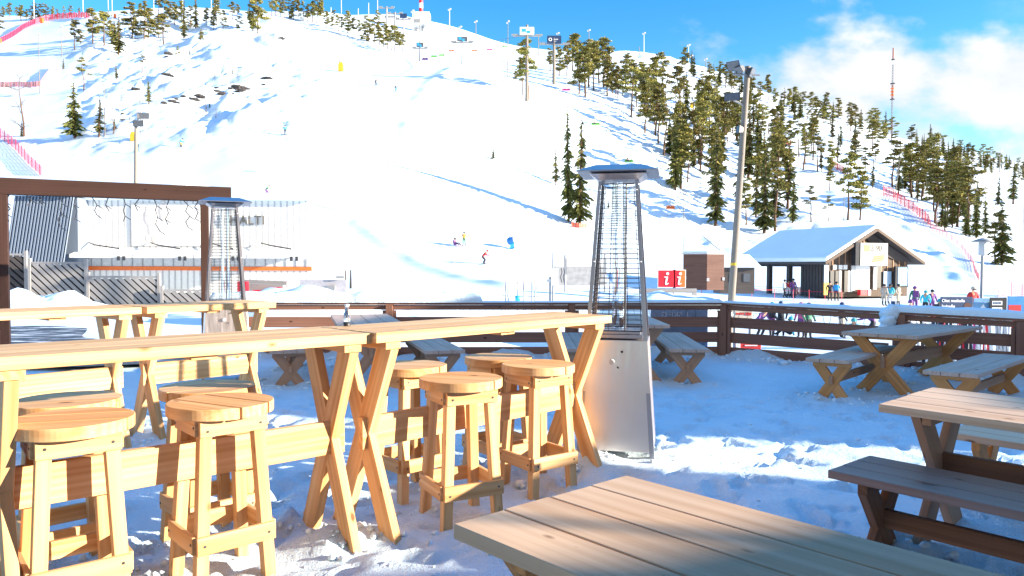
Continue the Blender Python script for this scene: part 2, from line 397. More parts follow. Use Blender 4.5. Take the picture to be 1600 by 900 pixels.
def _herm(y0, y1, y2, y3, x0, x1, x2, x3, t):
    h = x2-x1; m1 = (y2-y0)/(x2-x0); m2 = (y3-y1)/(x3-x1)
    d = (y2-y1)/h
    def lim(m): return 0 if m*d <= 0 else math.copysign(min(abs(m), 3*abs(d)), m)
    m1, m2 = lim(m1), lim(m2)
    t2, t3 = t*t, t*t*t
    return (2*t3-3*t2+1)*y1 + (t3-2*t2+t)*h*m1 + (-2*t3+3*t2)*y2 + (t3-t2)*h*m2
def base_z(px, Y):
    i, t = _w(COLS, px); j, s = _w(ROWS, Y)
    def col(ii):
        jj = [max(0, j-1), j, j+1, min(len(ROWS)-1, j+2)]; q = [ZT[ii, k] for k in jj]; x = [ROWS[k] for k in jj]
        if jj[0] == j: x[0] -= 1
        if jj[3] == j+1: x[3] += 1
        return _herm(*q, *x, s)
    ii = [max(0, i-1), i, i+1, min(len(COLS)-1, i+2)]; q = [col(k) for k in ii]; x = [COLS[k] for k in ii]
    if ii[0] == i: x[0] -= 1
    if ii[3] == i+1: x[3] += 1
    return _herm(*q, *x, t)
def sm(x, a, b):
    t = min(1, max(0, (x-a)/(b-a))); return t*t*(3-2*t)
def fbm(x, y, sc, o=4, seed=0.0):
    return mnoise.fractal(Vector((x/sc, y/sc, seed)), 1.0, 2.0, o)
BERMS = []
def terr(X, Y):
    """height of the snow outside the terrace"""
    px = 800 + F*X/Y
    z = base_z(px, Y)
    left = sm(px, 95, 150)*(1-sm(px, 440, 520))*sm(Y, 118, 150)*(1-sm(Y, 300, 340))
    rt = sm(px, 860 , 960)*sm(Y, 95, 120)*(1-sm(px-1.1*(Y-100), 1240, 1300)*.6)
    if left > 0: z += left*(2.5*fbm(X, Y*.8, 17, 6, 3.) + 1.7*abs(fbm(X, Y, 8, 4, 9.)) + .55*fbm(X, Y, 3.2, 3, 4.))
    if rt > 0: z += rt*(1.25*fbm(X, Y, 11, 5, 6.)+.35*fbm(X, Y, 3.5, 2, 8.))
    z += (.03 + .22*sm(Y, 70, 130))*fbm(X, Y, 22, 3, 1.)
    for (P, h, w, bx) in BERMS:                         # low banks thrown up along the groomed edges
        if bx[0] < X < bx[1] and bx[2] < Y < bx[3]:
            dm = 1e9
            for (ax, ay), (cx, cy) in zip(P[:-1], P[1:]):
                ux, uy = cx-ax, cy-ay; t = min(1, max(0, ((X-ax)*ux+(Y-ay)*uy)/(ux*ux+uy*uy))); dm = min(dm, (X-ax-t*ux)**2+(Y-ay-t*uy)**2)
            z += h*math.exp(-dm/(w*w))*(.75+.5*fbm(X, Y, 6, 2, 13.))
    # ploughed banks and soft heaps on the flat outside the terrace
    if Y < 60 and px < 620: z += .05*fbm(X, Y, 3, 3, 2.)
    return z
def tpt(px, Y):
    X = (px-800)/F*Y; return Vector((X, Y, terr(X, Y)))
def tpix(px, py, y0=42):
    """first point of the slope seen at a pixel (or the crest, if the pixel lies above it)"""
    best = None; Y = y0
    while Y < 430:
        p = tpt(px, Y); q = proj(p)[1]
        if best is None or q < best[0]: best = (q, p)
        if q <= py: return p
        Y *= 1.008
    return best[1]
def build_terrain():
    cols = list(range(-900, -20, 60)) + list(np.arange(-20, 1621, 5.0)) + list(range(1680, 2601, 60))
    rows = list(np.geomspace(10.5, 60, 50)) + list(np.geomspace(60.6, 430, 260)) + list(np.geomspace(440, 1000, 16))
    vs = []; fs = []; nc = len(cols)
    for Y in rows:
        for c in cols:
            X = (c-800)/F*Y; vs.append((X, Y, terr(X, Y)))
    for j in range(len(rows)-1):
        for i in range(nc-1):
            a = j*nc+i; fs.append((a, a+1, a+nc+1, a+nc))
    b = MB(); b.add(vs, fs, None, .5, 0, True)
    return tag(b.build('snow_slope', M['snow_far']), kind='structure')
for line, h_, w_ in (([(398, 172), (425, 164), (455, 150), (490, 134), (540, 120), (610, 110)], 1.0, 1.8), ([(622, 238), (640, 205), (656, 165), (672, 134), (690, 120), (715, 108)], .9, 2.0), ([(560, 350), (600, 380), (640, 402), (690, 424), (750, 440), (800, 449)], .34, 1.0), ([(1350, 330), (1400, 345), (1440, 372), (1480, 410), (1505, 440)], .7, 1.4), ([(745, 130), (770, 150), (800, 190)], .8, 2.0)):
    q_ = [tpix(*p) for p in line]; xs_ = [p.x for p in q_]; ys_ = [p.y for p in q_]
    BERMS.append(([(p.x, p.y) for p in q_], h_, w_, (min(xs_)-6, max(xs_)+6, min(ys_)-6, max(ys_)+6)))
build_terrain()
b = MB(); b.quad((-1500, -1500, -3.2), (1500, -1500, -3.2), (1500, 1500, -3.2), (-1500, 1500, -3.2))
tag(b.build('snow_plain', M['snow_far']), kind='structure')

# ------------------------------------------------------------------ terrace snow
FENCE = [Vector((-4.75, 11.75)), Vector((3.4, 12.07)), Vector((5.31, 10.53)), Vector((6.85, 9.3)), Vector((9.6, 7.1))]
MOUNDS = []      # (x, y, radius, height) soft heaps left round table and stool feet; filled from the furniture list below
def mound(x, y, r, h): MOUNDS.append((x, y, r, h))
def terr0(x, y):
    z = .022*fbm(x, y, 1.3, 4, 11.) + .016*fbm(x, y, .28, 4, 5.)
    # a kicked-up bank along the front of the near bar tables and the trodden hollow behind it
    if -3 < x < 1.2 and 2 < y < 6.5:
        u = (x+.75)*.735+(y-3.9)*.678; v = -(x+.75)*.678+(y-3.9)*.735
        e = sm(u, -1.9, -1.1)*(1-sm(u, 1.2, 2.0))
        z += e*(.02*fbm(x, y, .45, 3, 21.) - .05*math.exp(-((v-.1)/.38)**2) - .085*math.exp(-((v-.85)/.45)**2))
    for (mx, my, r, h) in MOUNDS:
        d2 = ((x-mx)**2+(y-my)**2)/(r*r)
        if d2 < 6: z += h*math.exp(-d2)*(1+.55*fbm(x, y, .16, 3, 2.))
    return z
def in_terrace(x, y):
    return True
def build_terrace():
    xs = np.concatenate([np.arange(-13, -4.6, .3), np.arange(-4.6, 6.4, .05), np.arange(6.4, 11, .25)])
    ys = np.concatenate([np.arange(-7, 1.6, .35), np.arange(1.6, 8.6, .05), np.arange(8.6, 12.7, .1)])
    foot = [(random.uniform(-3.8, 5), random.uniform(2, 8.5), random.uniform(0, 3.1), random.uniform(.7, 1.2)) for _ in range(620)]
    cell = {}
    for k, (fx, fy, a, s_) in enumerate(foot):
        for gx in range(int((fx-.3)*2)-1, int((fx+.3)*2)+2):
            for gy in range(int((fy-.3)*2)-1, int((fy+.3)*2)+2): cell.setdefault((gx, gy), []).append(k)
    def fence_y(x):
        for p, q in zip(FENCE[:-1], FENCE[1:]):
            if p.x <= x <= q.x: return p.y+(q.y-p.y)*(x-p.x)/(q.x-p.x)
        return 12.4 if x < 0 else 6
    vs = []; nx = len(xs)
    for y in ys:
        for x in xs:
            lim = fence_y(x)+.22; yy = min(y, lim) if x > -4.75 else y
            z = terr0(x, yy)
            if 1.5 < yy < 9:
                for k in cell.get((int(math.floor(x*2)), int(math.floor(yy*2))), ()):
                    fx, fy, a, s_ = foot[k]; dx, dy = x-fx, yy-fy
                    u = dx*math.cos(a)+dy*math.sin(a); w = -dx*math.sin(a)+dy*math.cos(a)
                    e = (u/(.14*s_))**2+(w/(.06*s_))**2
                    if e < 4: z += -.040*math.exp(-e*e) + .014*math.exp(-(e-1.9)**2*2)
            # soft snow lying against the fence foot
            if x > -4.6: z += .16*math.exp(-((lim-.22-yy)/.30)**2)*max(0, .55+.9*fbm(x, yy, .5, 3, 8.))
            if y > lim and x > -4.75: z = -.9          # skirt outside the fence
            if x <= -4.75:
                tz = terr(x, max(yy, 10.6)) if yy > 10.5 else 0
                z = z if yy < 10.8 else z*(1-sm(yy, 10.8, 12.5)) + (tz+.03)*sm(yy, 10.8, 12.5)
            vs.append((x, yy + (.02 if (y > lim and x > -4.75) else 0), z))
    fs = []
    for j in range(len(ys)-1):
        for i in range(nx-1):
            a = j*nx+i; fs.append((a, a+1, a+nx+1, a+nx))
    b = MB(); b.add(vs, fs, None, .5, 0, True)
    tag(b.build('snow_terrace', M['snow']), kind='structure')
    # packed plain round the terrace, behind the viewer
    b = MB(); b.quad((-60, -60, -.12), (60, -60, -.12), (60, 10.2, -.12), (-60, 10.2, -.12))
    tag(b.build('snow_yard', M['snow_far']), kind='structure')
    # cleared strip of dark asphalt left of the tables
    b = MB(); ring = []
    n = 40
    for k in range(n+1):
        x = -12.5 + 8.1*k/n; ring.append((x, 9.7+.18*fbm(x, 0, .8, 3, 1.)+.02*k))
    top = [(x, 14.0+.5*fbm(x, 3, 1.5, 3, 2.) - max(0, x+7.5)*.55 + 3.2*sm(-x, 7.8, 10)) for (x, y) in ring]
    vs = []; fs = []
    m_ = 14
    for j in range(m_+1):
        for (x, y0), (_, y1) in zip(ring, top):
            y = y0+(y1-y0)*j/m_; tz = terr(x, max(y, 10.6)); 
            z = terr0(x, y)*(1-sm(y, 10.8, 12.5)) + (tz+.03)*sm(y, 10.8, 12.5)
            vs.append((x, y, z+.06))
    for j in range(m_):
        for i in range(n): a = j*(n+1)+i; fs.append((a, a+1, a+n+2, a+n+1))
    b.add(vs, fs, None, .5, 0, True); tag(b.build('asphalt_path', M['asphalt']), kind='structure')

# ------------------------------------------------------------------ terrace furniture
def leg_board(b, p0, p1, w, t, up, mi=0, tone=None):
    """plank whose two ends are cut level"""
    p0, p1 = Vector(p0), Vector(p1); u = (p1-p0).normalized(); a = Vector(up); a = (a-u*a.dot(u)).normalized()
    sk = -a.z*w/(2*u.z); b.board(p0, p1, w, t, up, mi, tone, sk, sk)
def screw(b, p, n, r=.0065, mi=0):
    p, n = Vector(p), Vector(n).normalized(); b.tube(p, p+n*.003, r, r, 6, mi)
def bar_table(label, x, y, th, Ln, W, H, z0, tilt=0.0, inset=.12):
    t = thing('bar_table', label, 'bar table', (x, y, z0), R(th), 'tall pine bar tables standing end to end')
    t.rotation_euler.x = tilt
    b = MB(); n = 3; w = W/n
    for k in range(n): b.board((0, w*(k+.5), H-.028), (Ln, w*(k+.5), H-.028 + .0008*k), w-.004, .055, (0, 1, 0), 0, [.35, .1, .55][k])
    b.build('tabletop', M['pine_top' if False else 'pine'], t, .003)
    for s, ux in ((0, inset), (1, Ln-inset)):
        for k in range(2):
            b = MB(); tt = .054-.004*k
            if k == 0: leg_board(b, (ux, .07, H-.098), (ux, W+.03, -.17), .125, tt, (0, 1, 0))
            else: leg_board(b, (ux, W-.07, H-.098), (ux, -.03, -.17), .125, tt, (0, 1, 0))
            b.build('leg', M['pine'], t, .003)
        b = MB(); b.board((ux, .015, H-.077), (ux, W-.02, H-.077), .04, .1, (0, 0, 1)); b.build('batten', M['pine'], t, .003)
    b = MB(); b.board((Ln/2, .04, H-.067), (Ln/2, W-.04, H-.067), .02, .12, (0, 0, 1)); b.build('batten', M['pine'], t, .003)
    b = MB(); b.board((inset-.06, W/2-.035, .555), (Ln-inset+.06, W/2-.035, .555), .18, .045, (0, 0, 1)); b.build('stretcher', M['pine'], t, .003)
    return t
T2 = bar_table('right-hand tall pine bar table, its free end beside the nearer steel heater', -.717, 3.96, 45.3, 2.05, .56, 1.14, -.03)
T1 = bar_table('nearest tall pine bar table, running out of view at the left edge', -2.065, 2.865, 40.6, 1.75, .56, 1.14, -.034)
T4 = bar_table('short far pine bar table with its free end before the brown post', -2.976, 6.099, 49.5, 1.185, .57, 1.14, -.02)
T3 = bar_table('far pine bar table at the left edge, behind the nearest bar table', -3.79, 5.16, 49.0, 1.2, .57, 1.14, -.02)
for (tx, ty, th, Ln, W) in ((-.717, 3.96, 45.3, 2.05, .56), (-2.065, 2.865, 40.6, 1.75, .56), (-2.976, 6.1, 49.5, 1.185, .57), (-3.79, 5.16, 49, 1.2, .57)):
    u = Vector((math.cos(R(th)), math.sin(R(th)))); v = Vector((-u.y, u.x))
    for s in (.12, Ln-.12):
        for q in (0, W):
            p = Vector((tx, ty))+u*s+v*q; mound(p.x-.12+random.uniform(-.05, .05), p.y+.10+random.uniform(-.05, .05), random.uniform(.09, .13), random.uniform(.03, .06))
mound(-1.02, 4.02, .13, .08); mound(-.62, 4.12, .12, .06)

def round_stool(label, px, py, rz, plank_rz, tall=.80, rad=.25):
    Y = (CAMH-tall)*F/(py-HOR); p = at(px, py, Y)
    t = thing('round_stool', label, 'stool', (p.x, p.y, 0), R(rz), 'round-topped pine bar stools')
    pr = R(plank_rz-rz)
    b = MB(); n = 48; cuts = [-rad, -.085, .085, rad]
    for k in range(3):
        lo, hi = cuts[k]+(.0055 if k else 0), cuts[k+1]-(.0055 if k < 2 else 0); ring = []
        a0, a1 = math.asin(max(-1, lo/rad)), math.asin(min(1, hi/rad))
        for i in range(15): a = a0+(a1-a0)*i/14; ring.append((rad*math.cos(a), rad*math.sin(a)))
        for i in range(15): a = a1+(a0-a1)*i/14; ring.append((-rad*math.cos(a), rad*math.sin(a)))
        out = []
        for q in ring:
            if not out or (abs(q[0]-out[-1][0])+abs(q[1]-out[-1][1])) > 1e-4: out.append(q)
        if abs(out[0][0]-out[-1][0])+abs(out[0][1]-out[-1][1]) < 1e-4: out.pop()
        ox, oy = random.uniform(0, 30), random.uniform(0, 9)
        V = [(x*math.cos(pr)-y*math.sin(pr), x*math.sin(pr)+y*math.cos(pr), tall-.055) for (x, y) in out]
        bc = [(x+ox, y+oy, 0) for (x, y) in out]+[(x+ox, y+oy, .055) for (x, y) in out]
        b.prism(V, (0, 0, .055-.001*k), 0, bc, random.random())
    b.build('seat', M['pine'], t, .004)
    ti, bo, s = .125, .165, .058
    for sx in (-1, 1):
        for sy in (-1, 1):
            bb = ti+(bo-ti)*(tall-.058+.17)/(tall-.018); b = MB(); b.board((sx*ti, sy*ti, tall-.058), (sx*bb, sy*bb, -.17), s, s-.001, (1, 0, 0)); b.build('leg', M['pine'], t, .004)
    def lerp(z): return ti+(bo-ti)*(tall-.058-z)/(tall-.018)
    for z, h, nm in ((tall-.097, .075, 'apron'), (.165, .085, 'footrest')):
        e = lerp(z); off = e+s/2-.013
        for k in range(4):
            b = MB(); sg = -1 if k < 2 else 1
            ex = e + s/2 + (.006 if k % 2 else -.014)
            if k % 2: b.board((-ex, sg*(off+.02), z), (ex, sg*(off+.02), z), h, .024, (0, 0, 1))
            else: b.board((sg*(off+.0205), -ex, z), (sg*(off+.0205), ex, z), h-.001, .024, (0, 0, 1))
            o = b.build(nm, M['pine'], t, .003)
            for q in (-1, 1):
                b = MB()
                if k % 2: screw(b, (q*e, sg*(off+.032), z+random.uniform(-.012, .012)), (0, sg, 0))
                else: screw(b, (sg*(off+.0325), q*e, z+random.uniform(-.012, .012)), (sg, 0, 0))
                b.build('screw', M['wire'], o)
    mound(p.x-.15, p.y+.1, .12, .03)
    return t
round_stool('round pine stool nearest the left edge, in front of the bar table', 112, 655, 40, 18)
round_stool('round pine stool in front of the nearest bar table, second from the left edge', 345, 628, 42, -28)
round_stool('round pine stool right of the paired X-legs, in front of the right-hand bar table', 720, 590, 28, -15)
round_stool('round pine stool in front of the bar table end, nearest the steel heater', 841, 568, 36, -25)
round_stool('round pine stool at the left edge, half hidden behind the nearest stool', 104, 626, 44, 20)
round_stool('round pine stool behind the nearest bar table, peeping over the second stool', 325, 605, 46, 40)
round_stool('round pine stool behind the right-hand bar table, beside the paired X-legs', 640, 570, 42, -10)
round_stool('round pine stool partly hidden behind the stool nearest the heater', 779, 557, 38, -20)

def x_legs(t, W, H, ux, mat, wd, tt, top_in, foot_in, sink=.08):
    for k in range(2):
        b = MB(); q = tt-.004*k
        if k == 0: leg_board(b, (ux, top_in, H), (ux, W-foot_in, -sink), wd, q, (0, 1, 0))
        else: leg_board(b, (ux, W-top_in, H), (ux, foot_in, -sink), wd, q, (0, 1, 0))
        b.build('leg', mat, t, .003)
def picnic_table(label, x, y, th, Ln, W, H, z0, mats, tilt=0.0, n=4, inset=.17):
    t = thing('picnic_table', label, 'picnic table', (x, y, z0), R(th), 'low wooden picnic tables on the terrace'); t.rotation_euler.x = tilt
    b = MB(); w = W/n
    for k in range(n): b.board((random.uniform(-.004, .004), w*(k+.5), H-.021), (Ln, w*(k+.5), H-.021+.001*(k % 2)), w-.007, .042, (0, 1, 0))
    b.build('tabletop', M[mats[0]], t, .003)
    for ux in (inset, Ln-inset):
        x_legs(t, W, H-.043, ux, M[mats[1]], .13, .046, .115, .06)
        b = MB(); b.board((ux+(.05 if ux < Ln/2 else -.05), .05, H-.065), (ux+(.05 if ux < Ln/2 else -.05), W-.05, H-.065), .042, .045, (0, 0, 1)); b.build('batten', M[mats[1]], t, .003)
    b = MB(); b.board((inset-.06, W/2, .40), (Ln-inset+.06, W/2, .40), .135, .042, (0, 0, 1)); b.build('stretcher', M[mats[2]], t, .003)
    u = Vector((math.cos(R(th)), math.sin(R(th)))); v = Vector((-u.y, u.x))
    for s in (inset, Ln-inset):
        for q in (.08, W-.08):
            p = Vector((x, y))+u*s+v*q; mound(p.x+random.uniform(-.05, .05), p.y+random.uniform(-.05, .05), random.uniform(.1, .17), random.uniform(.04, .09))
    return t
def bench(label, x, y, th, Ln, W, H, z0, mats, tilt=0.0, n=3, inset=.16):
    t = thing('bench', label, 'bench', (x, y, z0), R(th), 'backless wooden benches on the terrace'); t.rotation_euler.x = tilt
    b = MB(); w = W/n
    for k in range(n): b.board((random.uniform(-.004, .004), w*(k+.5), H-.02), (Ln, w*(k+.5), H-.02+.001*(k % 2)), w-.006, .04, (0, 1, 0))
    b.build('seat', M[mats[0]], t, .003)
    for ux in (inset, Ln-inset):
        x_legs(t, W, H-.09, ux, M[mats[1]], .112, .044, .095, .05)
        b = MB(); b.board((ux, .03, H-.066), (ux, W-.03, H-.066), .05, .048, (0, 0, 1)); b.build('batten', M[mats[1]], t, .003)
    b = MB(); b.board((inset-.05, W/2, .21), (Ln-inset+.05, W/2, .21), .09, .04, (0, 0, 1)); b.build('stretcher', M[mats[2]], t, .003)
    u = Vector((math.cos(R(th)), math.sin(R(th)))); v = Vector((-u.y, u.x))
    for s in (inset, Ln-inset):
        for q in (.05, W-.05):
            p = Vector((x, y))+u*s+v*q; mound(p.x+random.uniform(-.04, .04), p.y+random.uniform(-.04, .04), random.uniform(.09, .15), random.uniform(.04, .08))
    return t
picnic_table('pale plank picnic table corner filling the bottom foreground, half in shadow', -.170, 2.027, -47.5, 2.0, .76, .751, .013, ('tan', 'leg_new', 'leg_grey'), -.012)
picnic_table('tan plank picnic table at the right edge with a damp bench before it', 1.921, 3.90, -48.9, 2.0, .75, .75, .002, ('tan', 'leg_grey', 'brown_edge'), .012)
bench('damp dark-stained bench in front of the tan table at the right edge', 1.56, 3.674, -49.2, 2.0, .48, .451, .012, ('bench_wet', 'brown_edge', 'brown_edge'), -.012)
bench('bench on the far side of the tan table at the right edge', 2.68, 4.60, -49, 2.0, .46, .45, 0, ('tan', 'leg_new', 'brown_edge'))
picnic_table('grey-topped picnic table with yellow X-legs before the right fence corner', 4.47, 8.20, 40.6, 2.05, .86, .735, -.03, ('grey_top', 'leg_new', 'leg_grey'), -.015)
bench('grey bench left of the X-legged table by the fence corner', 3.604, 7.95, 48.0, 2.0, .465, .453, .009, ('grey_top', 'leg_new', 'leg_grey'), -.02)
bench('grey bench at the right edge, right of the X-legged table', 4.385, 6.987, 43.8, 2.1, .487, .453, .005, ('grey_top', 'leg_new', 'leg_grey'), -.02)
picnic_table('grey picnic table mostly hidden behind the nearer steel heater', 1.92, 9.05, 89.2, 2.0, .77, .749, 0, ('grey_top', 'leg_grey', 'leg_grey'))
bench('grey bench with X-legs just right of the nearer steel heater', 2.41, 9.087, 86, 2.3, .485, .449, 0, ('grey_top', 'leg_grey', 'leg_grey'))
bench('snowy grey bench glimpsed between the bar table end legs, left of the heater', 1.12, 9.1, 89, 2.2, .47, .449, 0, ('grey_top', 'leg_grey', 'leg_grey'))
picnic_table('grey picnic table in the middle distance behind the bar tables', -1.29, 9.11, 106, 2.0, .82, .745, 0, ('grey_top', 'leg_grey', 'leg_grey'))
bench('grey bench seen under the right-hand bar table, right of the paired X-legs', -.558, 8.964, 106.4, 1.92, .49, .449, 0, ('grey_top', 'leg_grey', 'leg_grey'))
bench('grey bench whose X-legs show left of the paired bar table legs', -2.40, 8.93, 106, 1.92, .48, .449, 0, ('grey_top', 'leg_grey', 'leg_grey'))

# ------------------------------------------------------------------ pyramid patio heaters
def patio_heater(label, x, y, rz, z0=0.0):
    t = thing('patio_heater', label, 'patio heater', (x, y, z0), R(rz), 'steel pyramid patio heaters')
    h0, h1, b0, b1, tp = .06, .90, .29, .238, .145
    b = MB()
    def ringz(h, r): return [(-r, -r, h), (r, -r, h), (r, r, h), (-r, r, h)]
    A, B = ringz(h0, b0), ringz(h1, b1)
    b.add(A+B, [(0, 1, 5, 4), (1, 2, 6, 5), (2, 3, 7, 6), (3, 0, 4, 7), (3, 2, 1, 0), (4, 5, 6, 7)]); cab = b.build('cabinet', M['steel'], t, .004)
    b = MB(); b.tube((-.03, -.262, .74), (-.03, -.285, .735), .021, .02, 16); b.build('control_knob', M['lgrey'], cab)
    b = MB(); b.tube((.045, -.256, .815), (.045, -.262, .815), .009, .009, 10); b.tube((.01, -.262, .70), (.022, -.266, .69), .006, .006, 8); b.build('ignition_button', M['black'], cab)
    b = MB(); b.box((0, 0, .925), (.40, .40, .03)); b.box((0, 0, .952), (.36, .36, .024)); b.build('burner_tray', M['steel_dark'], t, .004)
    for sx in (-1, 1):
        for sy in (-1, 1):
            b = MB(); wl = .022
            for ax in (0, 1):
                v0 = Vector((sx*(b0+.004), sy*(b0+.004), .0)); v1 = Vector((sx*(tp+.004), sy*(tp+.004), 2.12)); d = Vector((-sx*wl, 0, 0)) if ax == 0 else Vector((0, -sy*wl, 0))
                n_ = Vector((0, sy*.003, 0)) if ax == 0 else Vector((sx*.003, 0, 0))
                b.add([v0, v0+d*1.5, v1+d, v1, v0+n_, v0+d*1.5+n_, v1+d+n_, v1+n_], [(0, 1, 2, 3), (7, 6, 5, 4), (0, 4, 5, 1), (1, 5, 6, 2), (2, 6, 7, 3), (3, 7, 4, 0)])
            o = b.build('leg', M['steel_dark'], t)
            b = MB()
            for z in (2.05, 1.5): 
                r_ = b0+(tp-b0)*z/2.12; b.lathe([(.002, -.004), (.011, 0), (.002, .004)], 8, (sx*(r_-.01), sy*(r_+.008), z))
            b.build('bolt', M['white'], o)
    for k in range(4):
        b = MB(); ca, sa = math.cos(k*math.pi/2), math.sin(k*math.pi/2)
        def P(x_, z_, off=0.0):
            r_ = b0+(tp-b0)*z_/2.12-.016+off; X_, Y_ = x_*r_, -r_
            return (X_*ca-Y_*sa, X_*sa+Y_*ca, z_)
        for i in range(30):
            z_ = .985+i*.0385; b.poly([P(-.9, z_), P(.9, z_)], .0032, 4)
        for q in (-.9, -.3, .3, .9): b.poly([P(q, .97, .003), P(q, 2.11, .003)], .0038, 4)
        b.poly([P(-.95, .97), P(.95, .97)], .005, 5); b.poly([P(-.95, 2.1), P(.95, 2.1)], .005, 5)
        b.build('guard_grille', M['wire'], t)
    b = MB(); b.lathe([(.05, .96), (.05, 2.12)], 20); b.build('flame_tube', M['glass'], t)
    b = MB(); b.tube((.05, .05, .96), (.05, .05, 2.12), .008, .008, 8); b.build('gas_pipe', M['wire'], t)
    b = MB(); A, B, C_, D_ = ringz(2.13, .155), ringz(2.172, .215), ringz(2.19, .305), ringz(2.245, .17)
    b.add(A+B, [(3, 2, 1, 0), (0, 1, 5, 4), (1, 2, 6, 5), (2, 3, 7, 6), (3, 0, 4, 7), (4, 5, 6, 7)]); b.build('collar', M['steel'], t)
    b = MB(); b.add(C_+D_, [(3, 2, 1, 0), (0, 1, 5, 4), (1, 2, 6, 5), (2, 3, 7, 6), (3, 0, 4, 7), (4, 5, 6, 7)]); b.box((0, 0, 2.186), (.616, .616, .006)); b.build('canopy', M['steel_dark'], t)
    mound(x-.2, y-.35, .22, .05); mound(x+.3, y-.2, .14, .04)
    return t
patio_heater('nearer steel pyramid patio heater with a control knob, at the bar table end', .845, 5.93, -12)
patio_heater('farther steel pyramid patio heater beside the brown timber post at the left', -3.62, 9.45, 24, .05)

# ------------------------------------------------------------------ terrace fence
def rail(b, p, q, z0, z1, w, t, zt=None):
    P = Vector((p.x, p.y, z0)); Q = Vector((q.x, q.y, z1)); b.board(P, Q, w, t, (0, 0, 1))
def snow_strip(name, p, q, z0, z1, w, h, parent, cov=lambda s: 1.0, seed=0.0):
    """soft ridge of snow lying along a rail"""
    P, Q = Vector((p.x, p.y, z0)), Vector((q.x, q.y, z1)); u = (Q-P); Ln = u.length; u.normalize(); n = Vector((-u.y, u.x, 0)).normalized()
    vs, fs = [], []; m_ = max(8, int(Ln/.06)); K = 9
    for i in range(m_+1):
        s = i/m_; hh = h*cov(s)*(1+.35*fbm(s*Ln, seed, .35, 3, seed)); ww = w*(1+.12*fbm(s*Ln, 3, .25, 3, seed+4))
        if i in (0, m_): hh *= .25
        for k in range(K):
            a = math.pi*k/(K-1); vs.append(P+u*(s*Ln)+n*(-math.cos(a)*ww/2)+Vector((0, 0, max(0.0, math.sin(a))**.7*hh + (-.012 if k in (0, K-1) else 0))))
    for i in range(m_):
        for k in range(K-1): a = i*K+k; fs.append((a, a+1, a+K+1, a+K))
    b = MB(); b.add(vs, fs, None, .5, 0, True); return b.build(name, M['snow_cap'], parent)
def fence_section(label, p, q, h0, h1, posts, snowcov, sh, skip=()):
    t = thing('terrace_fence', label, 'fence', (p.x, p.y, 0), 0, 'sections of the dark board terrace fence'); off = Vector((p.x, p.y, 0))
    P, Q = Vector((0, 0)), q-p; d = (Q-P).normalized(); n = Vector((-d.y, d.x))
    b = MB(); b.board((0, 0, h0+.02), (Q.x, Q.y, h1+.02), .045, .15, (0, 0, 1)); b.build('cap_rail', M['fence_wood'], t, .003)
    b = MB(); b.board((-n.x*.03, -n.y*.03, h0-.045), (Q.x-n.x*.03, Q.y-n.y*.03, h1-.045), .075, .04, (0, 0, 1)); b.build('top_rail', M['fence_wood'], t, .003)
    for z, w in ((.56, .165), (.315, .165), (.085, .15)):
        k0, k1 = h0/.84, h1/.84
        b = MB(); o = n*random.uniform(-.004, .004); b.board((o.x, o.y, z*k0), (Q.x+o.x, Q.y+o.y, z*k1), w*k0, .045, (0, 0, 1)); b.build('board', M['fence_wood'], t, .003)
    for s in posts:
        c = P+(Q-P)*s; b = MB(); hh = h0+(h1-h0)*s
        b.board((c.x+n.x*.075, c.y+n.y*.075, -.25), (c.x+n.x*.075, c.y+n.y*.075, hh-.005), .1, .1, (d.x, d.y, 0))
        for g in (-1, 1): b.board((c.x-n.x*.047+d.x*g*.085, c.y-n.y*.047+d.y*g*.085, -.1), (c.x-n.x*.047+d.x*g*.085, c.y-n.y*.047+d.y*g*.085, hh-.09), .05, .05, (d.x, d.y, 0))
        b.board((c.x-n.x*.06, c.y-n.y*.06, -.1), (c.x-n.x*.06, c.y-n.y*.06, hh-.004), .105, .075, (d.x, d.y, 0))
        b.build('post', M['fence_wood'], t, .003)
    snow_strip('rail_snow', P, Q, h0+.045, h1+.045, .19, sh, t, snowcov, p.x)
    # fairy-light wire hanging in loops below the top rail
    return t
fence_section('long straight fence section across the back, thick snow on its left part', FENCE[0], FENCE[1], .835, .84, (.06, .345, .70), lambda s: (1.25-.3*s if s < .52 else .10+.25*sm(s, .7, 1)) , .12)
fence_section('slanting fence section between the middle fence post and the snowy corner post', FENCE[1], FENCE[2], .84, .80, (0.02,), lambda s: .35+.5*sm(s, .3, .55), .05)
fence_section('fence section right of the snowy corner post, behind the X-legged table', FENCE[2]+Vector((.06, -.05)), FENCE[3], .80, .765, (.05, .78), lambda s: 1.0, .085)
fence_section('last fence section at the right edge, running out of view', FENCE[3]+Vector((.02, -.02)), FENCE[4], .765, .74, (.4,), lambda s: 1.0, .085)
b = MB()
vs = []; fs = []
c = FENCE[2]
for (dx, dy, dz, r) in ((-.02, -.06, .80, .13), (-.08, -.12, .70, .11), (-.1, -.13, .60, .10), (.05, -.05, .84, .12)):
    n = 12; m_ = 8
    base = len(vs)
    for j in range(m_+1):
        for i in range(n):
            a, e = 2*math.pi*i/n, -math.pi/2+math.pi*j/m_
            q = Vector((math.cos(a)*math.cos(e), math.sin(a)*math.cos(e), math.sin(e)*.8)); rr = r*(1+.35*mnoise.fractal(q*2.2+Vector((dx*50, 0, dz*9)), 1, 2, 3))
            vs.append(Vector((c.x+dx, c.y+dy, dz))+q*rr)
    for j in range(m_):
        for i in range(n): fs.append((base+j*n+i, base+j*n+(i+1) % n, base+(j+1)*n+(i+1) % n, base+(j+1)*n+i))
b.add(vs, fs, None, .5, 0, True); tag(b.build('snow_clump', M['snow_cap']), 'clump of snow stuck to the top of the fence corner post', 'snow clump')

